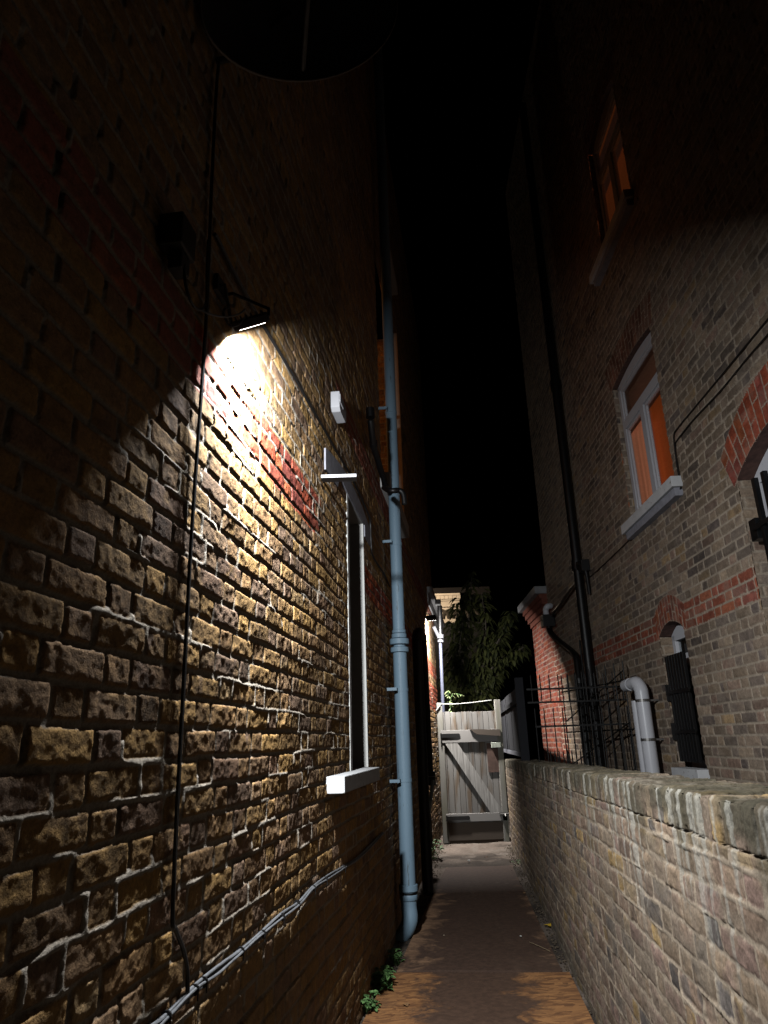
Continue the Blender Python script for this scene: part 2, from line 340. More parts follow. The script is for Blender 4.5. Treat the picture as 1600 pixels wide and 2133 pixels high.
def axis(segs,snaps=()):
    """piecewise spacing [(a,b,step)...] with exact lines at snaps"""
    out=[]
    for a,b,st in segs: out+=list(np.arange(a,b,st))
    out.append(segs[-1][1]); out=np.array(out)
    for x in snaps:
        i=np.argmin(abs(out-x)); out[i]=x
    return np.unique(out)
def wall_mesh(name,W,us,vs,st,seed,mat,parent,red=None,arches=(),cut=None,tint=None,off=0.0,zoff=0.0,mute=0):
    S,Z=np.meshgrid(us,vs,indexing='ij')
    h,c,mask,proud,fine,J,ci=bricks(S,Z+zoff,st,seed)
    if red is not None: c=redden(S,Z,c,J,red(S,Z),mute)
    for A in arches:     # brick arches: radiating voussoirs. A=(s0,s1,zbot func,height,tilt)
        s0,s1,zb,hh,ncount,rich=A
        cen=(s0+s1)/2; zz=Z-zb(S); tq=zz/hh
        fan=(.05 if hh<.28 else .16)*(tq); a=(S-cen)/(1+fan*1.0); half=(s1-s0)/2
        inside=(np.abs(a)<half)&(zz>-.002)&(zz<hh)
        pitch=(s1-s0)/ncount; kk=np.floor((a+half)/pitch); fu=(a+half)-kk*pitch
        ki=kk.astype(np.int64); split=np.where(ki%2==0,hh*.64,hh*.36); fv=np.where(zz<split,zz,zz-split); lv=np.where(zz<split,split,hh-split)
        bid=(ki*2+(zz>=split)).astype(np.int64)
        dd=np.minimum(np.minimum(fu-.004,pitch-.004-fu),np.minimum(fv-.004,lv-.004-fv))+(fbm(S*45,Z*45,seed+91,3)-.5)*.004
        mk=sst(-.0012,.002,dd); pal=np.array(RED,np.float32); rr=h2(bid,bid*0+3,seed+92)
        rc=(pal[np.clip((rr*4).astype(int),0,3)][...,:3]*rich+np.array([.17,.12,.095])*(1-rich))*(.8+.4*h2(bid,bid*0+5,seed+93))[...,None]
        hv=(.003*(h2(bid,bid*0+7,seed+94)-.5)+fine*st['amp']*.7)*mk+(-.004)*(1-mk)
        h=np.where(inside,hv,h); mask=np.where(inside,mk,mask); c=np.where(inside[...,None],rc,c)
    col=finish(S,Z,c,mask,proud,fine,J,st,seed)
    if tint is not None: col=tint(S,Z,col)
    base=np.array(W.base); t=np.array(W.t); n=np.array(W.n)
    pos=base[None,None,:]+S[...,None]*t+(h+off)[...,None]*n; pos[...,2]=Z
    return grid_mesh(name,us,vs,pos,None,col,mat,parent,cut)
def jamb_mesh(name,W,s,z0,z1,o0,o1,st,seed,mat,parent,facing):
    """brick reveal standing at s, from depth o0 (deep, negative) to o1, facing along -t or +t"""
    us=np.arange(o0,o1+.001,.006); vs=np.arange(z0,z1,.006)
    S,Z=np.meshgrid(us,vs,indexing='ij'); h,c,mask,proud,fine,J,ci=bricks(S+.37,Z,st,seed); col=finish(S,Z,c,mask,proud,fine,J,st,seed)
    base=np.array(W.base); t=np.array(W.t); n=np.array(W.n)
    pos=base[None,None,:]+(s+facing*h)[...,None]*t+S[...,None]*n; pos[...,2]=Z
    return grid_mesh(name,us,vs,pos,None,col,mat,parent)
# ================================================================ GROUND
def ground_z(x,y): return 0.0
mb=MB(); mb.v=[(-60,-30,-.02),(60,-30,-.02),(60,90,-.02),(-60,90,-.02)]; mb.f=[(0,1,2,3)]
earth=plain('dark_earth',(.05,.042,.033),.95,var=.4,scale=2,bump=.01,bscale=12)
g=mb.build('ground',earth); tag(g,kind='structure')
# alley floor: one displaced concrete strip between the walls
xs=np.arange(-1.0,2.2,.018); ys=np.concatenate([np.arange(1.5,12.2,.018)])
X_,Y_=np.meshgrid(xs,ys,indexing='ij')
hz=(fbm(X_*2.5,Y_*2.5,5,4)-.5)*.03+(fbm(X_*18,Y_*18,6,4)-.5)*.008-.006
crack=np.exp(-((X_-(1.22+.02*np.sin(Y_*5)))/.006)**2)*.0
cc=np.array([.17,.135,.11])[None,None,:]*(.6+.8*fbm(X_*4,Y_*4,9,4))[...,None]
st=sst(.45,.62,fbm(X_*1.6,Y_*1.6,12,4))[...,None]; cc=cc*(1-st*.6)
pale=sst(.55,.7,fbm(X_*9,Y_*5,15,4))[...,None]*sst(9.2,10.4,Y_)[...,None]; cc=cc*(1-pale)+np.array([.18,.15,.125])*pale
pos=np.stack([X_,Y_,hz],-1)
gm=attrmat('alley_concrete',rough=.88,bump=.002,bscale=60,fine=.35)
path=grid_mesh('path',xs,ys,pos,None,cc,gm,None); tag(path,kind='structure')
# ================================================================ LEFT BUILDING
LB=thing('brick_building','tall yellow stock brick house wall on the left with a floodlight and blue grey pipe','building',tuple(LW.P(3,0)))
ws0=LW.hit(730,1400)[0]; ws1=LW.hit(764,1400)[0]; wz0=LW.hit(745,1603)[1]; wz1=LW.hit(732,1045)[1]
w2=(6.05,7.55,H+2.35,H+4.75)   # second window behind the pipe
rl0=LW.hit(424,830)[1]; rl1=rl0+.225; rls=LW.hit(668,1042)[0]
print('LEFT window',ws0,ws1,wz0,wz1,'red',rl0,rls)
usL=axis([(.15,3.2,.0042),(3.2,5.2,.0065),(5.2,13.0,.013)],(ws0,ws1,w2[0],w2[1]))
vsL=axis([(-.08,3.55,.0042),(3.55,9.5,.014)],(wz0,wz1,w2[2],w2[3]))
def cutL(U,V): return ((U>ws0)&(U<ws1)&(V>wz0)&(V<wz1))|((U>w2[0])&(U<w2[1])&(V>w2[2])&(V<w2[3]))
def redL(S,Z):
    stag=rls-.12+.12*(np.floor(Z/CH).astype(int)%2)
    far=(S>4.85)&(Z>rl0)&(Z<rl1)
    return ((Z>rl0)&(Z<rl1)&(S<stag))|far|((Z>H+2.0)&(Z<H+2.22)&(S>3.9))|(S>11.0)&(Z>1.9)&(Z<2.3)
def tintL(S,Z,c):
    # browner low band under the cable run
    b=sst(.95,.55,Z)[...,None]*.35
    c=c*(1-b)+np.array([.13,.085,.055])*b
    k=((c[...,0]>c[...,1]*1.9)&((S<1.75)|(Z>rl1+.5)))[...,None]   # red bricks dulled outside the floodlit stretch, shade put into their colour
    return np.where(k,c*.45+np.array([.10,.055,.04]),c)
wallL=wall_mesh('wall',LW,usL,vsL,ST_L,101,M['brickL'],LB,red=redL,cut=cutL,tint=tintL,zoff=.02)
# window one: painted reveal, frame, sill, lintel
D_=.20
m=MB(); m.wbox(LW,ws1-.012,ws1+.05,wz0,wz1,-D_,-.002); m.wbox(LW,ws0-.05,ws0+.006,wz0,wz1,-D_,.003)
m.wbox(LW,ws0,ws1,wz1-.006,wz1+.05,-D_,-.002)
win=m.build('window',M['reveal'],LB); 
m=MB(); fr=.055
m.wbox(LW,ws0,ws1,wz0+.02,wz0+.02+fr,-D_-.05,-D_+.01); m.wbox(LW,ws0,ws1,wz1-fr,wz1-.006,-D_-.05,-D_+.01)
for a in (ws0,ws1-.012-fr): m.wbox(LW,a,a+fr,wz0+.07,wz1-.05,-D_-.049,-D_+.008)
m.wbox(LW,ws0,ws1,(wz0+wz1)/2-.02,(wz0+wz1)/2+.02,-D_-.048,-D_+.012)
m.build('frame',M['white'],win)
m=MB(); m.wbox(LW,ws0,ws1,wz0,wz1,-D_-.03,-D_-.024); m.build('pane',M['black'],win)
sa,_=LW.hit(719,1635,.09); sb,_=LW.hit(792,1615,.09); sz1=LW.hit(719,1617,.09)[1]; sz0=LW.hit(719,1653,.09)[1]
print('sill',sa,sb,sz0,sz1)
m=MB(); m.wbox(LW,sa,sb,sz0,sz1,-D_+.01,.088); sill=m.build('sill',M['white'],win,bevel=.004)
l0=LW.hit(675,905)[0]; l1=LW.hit(768,1085)[0]; lt=LW.hit(681,914)[1]; print('lintel',l0,l1,lt)
m=MB()
us=np.linspace(l0,l1,60)
poly=[LW.P(l0,wz1-.02,0)]+[LW.P(a,lt-.09*((a-(l0+l1)/2)/((l1-l0)/2))**2+.0,0) for a in us]+[LW.P(l1,wz1-.10,0),LW.P(ws1+.002,wz1-.10,0),LW.P(ws1+.002,wz1-.012,0),LW.P(ws0,wz1-.012,0),LW.P(ws0-.30,wz1+.02,0),LW.P(ws0-.38,wz1-.08,0),LW.P(l0,wz1-.10,0)]
m.poly_prism(poly,LW.n*.010); m.build('lintel',M['render'],win)
# window two (lit): brick reveal, frame, warm pane
win2=jamb_mesh('window',LW,w2[1],w2[2],w2[3],-.26,0,ST_L,131,M['brickL'],LB,-1)
m=MB(); m.wbox(LW,w2[0],w2[1],w2[2],w2[3],-.30,-.26); 
m.build('pane',emit('warm_lit_pane',(1.0,.36,.09),.17),win2)
m=MB(); 
for z in (w2[2],w2[3]-.06,(w2[2]+w2[3])/2-.03): m.wbox(LW,w2[0]+.003,w2[1]-.003,z+.003,z+.057,-.262,-.22)
for a in (w2[0],(w2[0]+w2[1])/2-.03): m.wbox(LW,a+.003,a+.057,w2[2]+.002,w2[3]-.002,-.2615,-.221)
m.build('frame',M['white'],win2)
m=MB(); m.wbox(LW,w2[1]+.01,w2[1]+.05,w2[2]-.05,w2[3]+.06,0,.055); m.build('casing',plain('beige_casing',(.42,.33,.25),.8),win2)
m=MB(); m.wbox(LW,w2[0]-.1,w2[1]+.12,w2[2]-.15,w2[2]-.003,-.05,.09); m.build('sill',M['reveal'],win2,bevel=.004)
# window three above: only its sill shows
a0,z0_=LW.hit(812,525,.08); a1,z1_=LW.hit(828,612,.08)
m=MB(); m.wbox(LW,a0,a1,z1_-.02,z1_+.1,-.01,.085); s3=m.build('window_sill',M['reveal'],LB,bevel=.004)
# roof fascia of the left building's lower end
f0=LW.hit(912,1262,.25)
m=MB(); m.wbox(LW,11.6,15.5,H+2.18,H+2.36,-.2,.02); m.wbox(LW,11.6,15.5,H+2.365,H+2.46,-.2,.09); m.build('fascia',M['white'],LB)
# ================================================================ RIGHT BUILDING
RB=thing('brick_building','tall grey brown brick house wall on the right with white framed lit windows','building',tuple(RW.P(6,0)))
# openings: s0,s1,z0,zspring,rise
W1=(5.45,6.42,H+4.86,H+6.28,.10); W2=(5.55,6.74,H+1.99,H+3.47,.05)
W3=(3.2,4.55,H-.35,H+1.62,.20); W4=(5.87,6.46,H-.285,H+.83,.09)
def top(Wd,S): 
    c=(Wd[0]+Wd[1])/2; hw=(Wd[1]-Wd[0])/2; return Wd[3]+Wd[4]*(1-np.clip((S-c)/hw,-1.3,1.3)**2)
def cutR(U,V):
    k=np.zeros(U.shape,bool)
    for Wd in (W1,W2,W3,W4): k|=(U>Wd[0])&(U<Wd[1])&(V>Wd[2])&(V<top(Wd,U))
    return k
SC=11.15    # upper corner of the house
usR=axis([(1.5,5.6,.0065),(5.6,SC,.0095)],(W1[0],W1[1],W2[0],W2[1],W3[0],W3[1],W4[0],W4[1]))
vsR=axis([(-.05,H-.45,.03),(H-.45,H+4.0,.0075),(H+4.0,11.5,.014)],(W1[2],W2[2],W3[2],W4[2]))
rb0=H+.80
def redR(S,Z):
    ci=np.floor((Z-rb0)/CH).astype(int); tooth=10.62+.12*(np.floor(Z/CH).astype(int)%2)
    band=(Z>rb0)&(Z<rb0+.225)&((S>4.5+.0*S))
    return band|((S>tooth)&(Z<H+1.9))
def tintR(S,Z,c):
    k=((S>10.6)&(Z<H+1.9)&(c[...,0]>c[...,1]*1.55))[...,None]
    return np.where(k,c*np.array([.62,.55,.55]),c)
arch=[(W[0]-.06,W[1]+.06,(lambda Wd:(lambda S:top(Wd,S)))(W),hh,n,rc) for W,hh,n,rc in ((W1,.3,15,.25),(W2,.31,17,.3),(W3,.34,19,1),(W4,.23,11,.7))]
wallR=wall_mesh('wall',RW,usR,vsR,ST_R,301,M['brickR'],RB,red=redR,arches=arch,cut=cutR,zoff=-(rb0%CH),mute=.35,tint=tintR)
# far gable side of the house, facing away down the alley
m=MB(); m.wbox(RW,SC-.02,SC,0,11.5,-3,-.006); m.build('end_wall',M['brickR'],RB)
def rwindow(Wd,kind,name='window'):
    s0,s1,z0,zs,rise=Wd; dp=.055 if kind=='sash' else .11
    r=jamb_mesh(name,RW,s1,z0,zs,-dp-.05,0,ST_R,int(s0*100),M['brickR'],RB,-1)
    # soffit of the arch
    m=MB(); aa=np.linspace(s0,s1,24)
    for a,b in zip(aa[:-1],aa[1:]):
        i=len(m.v); za=float(top(Wd,a)); zb=float(top(Wd,b))
        m.v+=[tuple(RW.P(a,za,.0)),tuple(RW.P(b,zb,.0)),tuple(RW.P(b,zb,-dp-.05)),tuple(RW.P(a,za,-dp-.05))]; m.f.append((i,i+1,i+2,i+3))
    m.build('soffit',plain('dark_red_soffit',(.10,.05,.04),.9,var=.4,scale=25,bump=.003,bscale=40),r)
    m=MB(); o0,o1=-dp-.05,-dp+.0; b=.065
    m.wbox(RW,s0,s1,z0+.0,z0+b,o0,o1)
    m.wbox(RW,s1-b,s1,z0+b,zs-.001,o0,o1); m.wbox(RW,s0,s0+b,z0+b,zs-.001,o0,o1)
    # head follows the arch
    poly=[RW.P(s0,zs-.05,o0)]+[RW.P(a,float(top(Wd,a)),o0) for a in aa]+[RW.P(s1,zs-.05,o0)]
    m.poly_prism(poly,RW.n*(o1-o0))
    if kind in('sash','low'):
        zt=z0+(zs-z0)*(.70 if kind=='sash' else .8)
        m.wbox(RW,s0+b,s1-b,zt-.045,zt+.045,o0+.001,o1+.004)
        if kind=='sash':
            c=(s0+s1)/2+.02
            m.wbox(RW,c-.05,c+.05,z0+b,zt-.045,o0+.001,o1+.003)
            for (a,bq,zz0,zz1) in ((c+.05,s1-b,z0+b,zt-.045),(s0+b,c-.05,z0+b,zt-.045),(s0+b,s1-b,zt+.045,zs-.05)):
                e=.03 # inner sash
                m.wbox(RW,a+.001,bq-.001,zz0+.001,zz0+e,o0+.01,o1-.012); m.wbox(RW,a+.001,bq-.001,zz1-e,zz1-.001,o0+.01,o1-.012)
                m.wbox(RW,a+.001,a+e,zz0+e,zz1-e,o0+.011,o1-.013); m.wbox(RW,bq-e,bq-.001,zz0+e,zz1-e,o0+.011,o1-.013)
    m.build('frame',M['upvc'],r,bevel=.003)
    m=MB(); m.wbox(RW,s0+.01,s1-.01,z0+.01,zs-.01,-dp-.035,-dp-.030); m.build('pane',M['glass'],r)
    return r
warm=emit('lit_room_wall',(1.0,.235,.055),.085,.3); warm2=emit('lit_curtain',(1.0,.36,.19),.19,.2)
warmdim=emit('dim_lit_room_wall',(1.0,.24,.06),.05,.25); brown=emit('dim_ceiling',(1.0,.45,.28),.012,.2)
for i,Wd in enumerate((W2,W1)):
    r=rwindow(Wd,'sash')
    zt=Wd[2]+(Wd[3]-Wd[2])*.70
    m=MB(); m.wbox(RW,Wd[0]+.01,Wd[1]+1.6,Wd[2]-.1,zt+(.45 if i==0 else 1.3),-.44 if i==0 else -.26,-.42 if i==0 else -.25); m.build('room_wall',warm if i==0 else warmdim,r)
    m=MB(); m.wbox(RW,Wd[0]+.01,Wd[1]+.35,zt,Wd[3]+.1,-.19,-.185); m.build('ceiling',brown,r)
    m=MB(); 
    for q in range(6): m.tube([RW.P(Wd[1]+.27-.06*q,Wd[2]-.02,-.26-.012*(q%2)),RW.P(Wd[1]+.27-.06*q,zt+.18,-.26-.012*(q%2))],.034)
    if i==0: m.build('curtain',warm2,r,smooth=True)
    sz=Wd[2]; sl,sr=(RW.hit(1295,1113,.085)[0],RW.hit(1401,1018,.085)[0]) if i==0 else (RW.hit(1231,610,.085)[0],RW.hit(1306,440,.085)[0])
    print('sill',i,sl,sr)
    m=MB(); m.wbox(RW,sr,sl,sz-.09,sz+.0,-.04,.085); m.build('sill',M['white'],r,bevel=.004)
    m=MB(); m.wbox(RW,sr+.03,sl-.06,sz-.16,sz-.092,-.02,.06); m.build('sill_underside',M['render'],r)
r=rwindow(W3,'plain'); m=MB(); m.wbox(RW,W3[0],W3[1],W3[2],W3[3],-.20,-.19); m.build('blind',plain('pale_blind',(.5,.5,.55),.8),r)
m=MB(); m.wbox(RW,W3[0]-.05,W3[1]+.05,W3[2]-.11,W3[2],-.09,.08); m.build('sill',M['white'],r,bevel=.004)
r=rwindow(W4,'low'); m=MB(); m.wbox(RW,W4[0],W4[1],W4[2],W4[3],-.22,-.21); m.build('blind',plain('dark_blind',(.08,.08,.09),.8),r)
m=MB(); m.wbox(RW,W4[0]-.03,W4[1]-.05,W4[2]-.07,W4[2]+.012,-.06,.085); m.build('sill',M['white'],r,bevel=.004)
# grilles
def grille(label,Wd,s0,s1,z0,z1,nb,wb,off):
    t=thing('window_grille',label,'grille',tuple(RW.P((s0+s1)/2,z0,off)),'black bar grilles over the side windows')
    p=(s1-s0)/nb
    for k in range(nb):
        a=s0+p*(k+.5); m=MB(); m.wbox(RW,a-wb/2,a+wb/2,z0,z1,off,off+.03); m.build('bar',M['black'],t,bevel=.002)
    for z in (z0+.22,z1-.32):
        m=MB(); m.wbox(RW,s0-.03,s1+.05,z,z+.03,off+.031,off+.040); m.build('rail',M['black'],t)
        m=MB(); m.wbox(RW,s1+.04,s1+.13,z-.05,z+.09,-.05,off+.012); m.build('wall_bracket',M['black'],t,bevel=.004)
    return t
gz1=RW.hit(1436,1381)[1]
grille('narrow black bar grille over the small side window above the garden wall',W4,5.90,6.34,W4[2]+.06,gz1+.10,7,.035,.0)
grille('wide black bar grille over the large window at the right edge',W3,3.25,4.36,W3[2]+.05,RW.hit(1565,1005)[1],9,.038,.0)
# lower red extension beyond the house corner
EX=thing('brick_extension','red brick extension with pale stepped coping beyond the corner of the right hand house','extension',tuple(RW.P(12,0)))
usE=np.arange(SC-.02,12.75,.012); vsE=np.arange(0,H+1.86,.011)
exw=wall_mesh('wall',RW,usE,vsE,dict(ST_R,gain=(.60,.50,.48)),501,M['brickR'],EX,red=lambda S,Z:S>-1,off=-.004,mute=.15)
for k,(z,o) in enumerate(((1.86,.0),(1.94,.035),(2.02,.07),(2.10,.10))):
    m=MB(); m.wbox(RW,SC-.0-(.0),12.75+o,H+z+.001,H+z+.08,-.3,o+.02); m.build('corbel',plain('corbel_red_brick',(.20,.065,.042),.9,var=.3,scale=20,bump=.003),EX)
m=MB(); m.wbox(RW,SC-.02,12.95,H+2.182,H+2.30,-.35,.19); m.build('coping',plain('weathered_coping',(.30,.30,.31),.8,var=.2),EX,bevel=.006)
m=MB(); m.wbox(RW,12.73,12.75,0,H+1.86,-3,-.01); m.build('end_wall',M['brickR'],EX)
# ================================================================ GARDEN WALL
GWT=thing('garden_wall','low brick garden wall with brick on edge top along the right of the alley','wall',tuple(GW.P(4,0)))
us=axis([(.9,4.5,.0045),(4.5,7.5,.007),(7.5,11.0,.012)])
face_top=lambda s:(H-.145)-(s-1.6)*.0145
vv=np.concatenate([np.arange(0,1.36,.0048),np.arange(1.36,1.58,.0055)])
U,V=np.meshgrid(us,vv,indexing='ij'); FT=1.30   # profile length of the front face
T=face_top(U); 
zface=V-FT+T        # z on the front face, counted down from its top edge
h,c,mask,proud,fine,J,ci=bricks(U,zface-T+1.5,ST_G,701)
# header course on edge at the top: 65+10 mm wide uprights 110 high, and the top surface
ed=(V>FT-.112)
pu=U/.075+ (vn(U*3,V*2,77)-.5)*.3; pk=np.floor(pu); fu=(pu-pk)*.075
lv=np.where(V<=FT, V-(FT-.112), (V-FT)); 
dd=np.minimum(fu-.004,.071-fu); dd=np.minimum(dd,np.where(V<=FT,lv-.003,.3))+(fbm(U*40,V*40,702,3)-.5)*.012
mk=sst(-.001,.003,dd); pk_=pk.astype(np.int64); rr=h2(pk_,pk_*0+1,703)
pal=np.array(ST_G['pal'],np.float32); cum=np.cumsum(pal[:,3]); cum/=cum[-1]
ec=pal[np.clip(np.searchsorted(cum,rr),0,len(pal)-1)][...,:3]*(.45+.7*h2(pk_,pk_*0+2,704))[...,None]
eh=((h2(pk_,pk_*0+4,705)-.5)*.007+fine*.009)*mk-(1-mk)*(.007+.016*vn(U*20,V*8,706))
h=np.where(ed,eh,h); mask=np.where(ed,mk,mask); c=np.where(ed[...,None],ec,c)
col=finish(U,zface,c,mask,proud,fine,J,ST_G,701)
moss=sst(.25,.7,fbm(U*6,V*6,720,4)+.35*sst(FT-.25,FT,V)-.2)[...,None]*sst(FT-.45,FT-.02,V)[...,None]
col=col*(1-moss*.8)+np.array([.062,.058,.038])*moss*.8
runs=sst(.60,.74,fbm(U*28,V*1.6,730,3))[...,None]*sst(FT-.7,FT-.1,V)[...,None]*(V<FT+.01)[...,None]; col=col*(1-runs*.6)+np.array([.40,.38,.33])*runs*.6
topmort=sst(.5,.66,fbm(U*5,V*14,735,4))[...,None]*(V>FT+.01)[...,None]; col=col*(1-topmort*.5)+np.array([.22,.19,.15])*topmort*.5
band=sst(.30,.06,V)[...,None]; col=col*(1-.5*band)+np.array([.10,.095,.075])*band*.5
hump=(fbm(U*1.5,U*0,740,3)-.5)*.012
prof_o=np.where(V<=FT,0,-(V-FT)); prof_z=np.where(V<=FT,zface,T)
rd=.007*np.exp(-np.abs(V-FT)/.007)
n=np.array(GW.n); t=np.array(GW.t); base=np.array(GW.base)
no=np.where(V<=FT,1.0,0.0)
off=prof_o+h*no-rd; 
pos=base[None,None,:]+U[...,None]*t+off[...,None]*n
pos[...,2]=prof_z+hump*sst(FT-.5,FT,V)+h*(1-no)*1.2-rd+ (V>FT)*(fbm(U*4,V*8,750,4)-.5)*.01
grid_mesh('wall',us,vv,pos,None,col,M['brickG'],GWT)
m=MB(); m.wbox(GW,.9,11.0,0,1.0,-.26,-.02); m.build('core',M['brickG'],GWT)
m=MB(); m.wbox(GW,.9,11.0,1.0,1.12,-.25,-.05); m.build('core_top',M['brickG'],GWT)

# ================================================================ FLOODLIGHT
def area(name,loc,nrm,updir,sx,sy,power,col,parent=None,spread=180):
    l=bpy.data.lights.new(name,'AREA'); l.shape='RECTANGLE'; l.size=sx; l.size_y=sy; l.energy=power; l.color=col; l.spread=R(spread)
    o=bpy.data.objects.new(name,l); COL.objects.link(o)
    z=-Vector(nrm).normalized(); x=Vector(updir); x=(x-z*x.dot(z)).normalized(); y=z.cross(x)
    mt=Matrix((x,y,z)).transposed().to_4x4(); mt.translation=Vector(loc)
    if parent is not None: o.parent=parent; o.matrix_parent_inverse=Matrix.Translation(parent.location).inverted()
    o.matrix_world=mt; 
    if parent is not None: o.matrix_basis=Matrix.Translation(parent.location)@Matrix.Translation(-Vector(parent.location))@mt
    return o
def led(col,st): return emit('lit_led_panel',col,st)
fs,fz=LW.hit(520,680,.085)
fc=LW.P(fs+.02,fz+.02,.085)
LO=LW.n; LS=LW.t; UP=Vector((0,0,1))
nrm=(LS*.65+LO*.15-UP*.745).normalized()
axu=(LO*1.0+UP*.55); axu=(axu-nrm*axu.dot(nrm)).normalized(); axv=nrm.cross(axu)
FL=thing('floodlight','lit white floodlight fixed high on the left brick wall','floodlight',tuple(fc))
m=MB(); m.obox(fc-nrm*.012,axu*.062,axv*.045,nrm*.013); m.build('housing',M['blackmat'],FL,bevel=.004)
m=MB()
for k in range(6): 
    c_=fc-nrm*.030+axu*(-.045+.018*k); m.obox(c_,axu*.002,axv*.038,nrm*.006)
m.build('cooling_fins',M['blackmat'],FL)
m=MB(); m.obox(fc+nrm*.002,axu*.060,axv*.043,nrm*.0015); m.build('bezel',M['steel'],FL)
m=MB(); m.obox(fc+nrm*.0045,axu*.045,axv*.03,nrm*.0008); m.build('lens',led((1,.97,.93),15),FL)
m=MB(); wp=LW.P(fs-.10,fz+.10,.0)
m.tube([wp,wp+LO*.03,fc-axu*.066-nrm*.01],.006); m.tube([wp+LS*.05,wp+LS*.05+LO*.04,fc+axu*.064-nrm*.01+UP*.03,fc+axu*.064-nrm*.01],.006)
m.obox(wp+LO*.008+LS*.02,LS*.045,UP*.03,LO*.008); m.build('bracket',M['blackmat'],FL,smooth=True)
area('flood_lamp',fc+nrm*.013,nrm,axu,.09,.06,FLOOD_W,(.95,.98,1.0),FL,spread=170)
# ================================================================ FAR LAMP BY THE GATE
gs,gz=LW.hit(895,1290,.07); gs+=.1; gc=LW.P(gs,gz+.02,.085); print('gate lamp',gs,gz)
GL=thing('floodlight','small lit lamp on the far end of the left wall above the gate','floodlight',tuple(gc))
gn=(LS*.56-LO*.06-UP*.82).normalized(); gu=(LO+UP*.4); gu=(gu-gn*gu.dot(gn)).normalized(); gv=gn.cross(gu)
m=MB(); m.obox(gc-gn*.02,gu*.08,gv*.06,gn*.02); m.build('housing',M['blackmat'],GL,bevel=.004)
m=MB(); m.obox(gc+gn*.003,gu*.065,gv*.05,gn*.001); m.build('lens',led((1,.97,.93),30),GL)
m=MB(); m.tube([LW.P(gs,gz+.10,0),LW.P(gs,gz+.10,.06),gc-gn*.03],.008); m.build('bracket',M['blackmat'],GL)
area('gate_lamp',gc+gn*.008,gn,gu,.12,.09,GATE_W,(1.0,.96,.92),GL,spread=160)
# ================================================================ PIPES ON THE LEFT
def pipe_obj(name,pts,r,mat,label,cat,collars=(),group=None,n=20,brackets=()):
    t=thing(name,label,cat,tuple(pts[-1]),group)
    m=MB(); m.tube(pts,r,n); m.build('tube',mat,t,smooth=True)
    for (p,rr,hh) in collars:
        p=Vector(p); m=MB(); m.tube([p-UP*hh/2,p-UP*hh*.45,p+UP*hh*.45,p+UP*hh/2],[rr*.94,rr,rr,rr*.94],n); m.build('collar',mat,t,smooth=True)
    for (p,W,o) in brackets:
        m=MB(); p=Vector(p); m.tube([p-UP*.012,p+UP*.012],r+.004,n)
        q=p.copy(); 
        tt=W.t
        m.obox(p-tt*(r+.022)-W.n*.0,tt*.022,W.n*.006,UP*.011); m.obox(p-tt*(r+.04)-W.n*(o*.5),tt*.004,W.n*(o*.5),UP*.011)
        m.build('bracket',mat,t)
    return t
bo=.105
bs=LW.hit(838,1500,bo)[0]; 
def bz(y): 
    # height on the vertical pipe axis for a photo row
    return LW.hit(812+(y-850)*.0373,y,bo)[1]
def onpipe(y):
    lo,hi=-1,12
    for _ in range(50):
        mid=(lo+hi)/2; p=LW.P(bs,mid,bo); v=ROT.transposed()@(p-Vector((0,0,H))); yy=1066.5-v.y/(-v.z)*F
        if yy>y: lo=mid
        else: hi=mid
    return mid
print('blue pipe s',bs,'foot',onpipe(1860),onpipe(1930))
zf=onpipe(1858); c=lambda z,r=0:LW.P(bs,z,bo)
low=onpipe(1350)
BP=thing('drainpipe','pale blue grey painted drainpipe with a fat collar running down the left wall','drainpipe',tuple(LW.P(bs,0,bo)))
m=MB(); m.tube([c(10.0),c(low)],.052,28); m.build('upper_tube',M['blue'],BP,smooth=True)
m=MB(); m.tube([c(low),c(zf)],.0585,28); m.build('lower_tube',M['blue'],BP,smooth=True)
foot=spline([c(zf),c(zf-.10),c(zf-.19)+LO*.005+LS*-.01,c(zf-.27)-LO*.035,c(zf-.33)-LO*.09],6)
m=MB(); m.tube(foot,[.060]*(len(foot)-6)+[.056]*6,24); m.build('shoe',M['blue'],BP,smooth=True)
def collar(z,r,hh,mat=None):
    m=MB(); m.tube([c(z-hh/2),c(z-hh*.4),c(z+hh*.4),c(z+hh/2)],[r*.93,r,r,r*.93],28); m.build('collar',mat or M['blue'],BP,smooth=True)
collar(onpipe(1337),.083,.052); collar(onpipe(1354),.078,.045); collar(onpipe(1325),.065,.04); collar(onpipe(1316),.060,.03)
collar(zf+.03,.074,.05); collar(zf-.03,.070,.05); 
m=MB(); m.tube([c(zf-.002),c(zf-.012)],.0715,28); m.build('seal',M['black'],BP)
for y in (860,1134,1437,1625):
    z=onpipe(y); m=MB(); r_=.056 if y<1340 else .0625
    m.tube([c(z-.013),c(z+.013)],r_,28); m.obox(c(z)-LS*(r_+.03)-LO*.03,LS*.035,LO*.008,UP*.012); m.obox(c(z)-LS*(r_+.06)-LO*.065,LS*.008,LO*.04,UP*.012)
    m.build('bracket',M['blue'],BP)
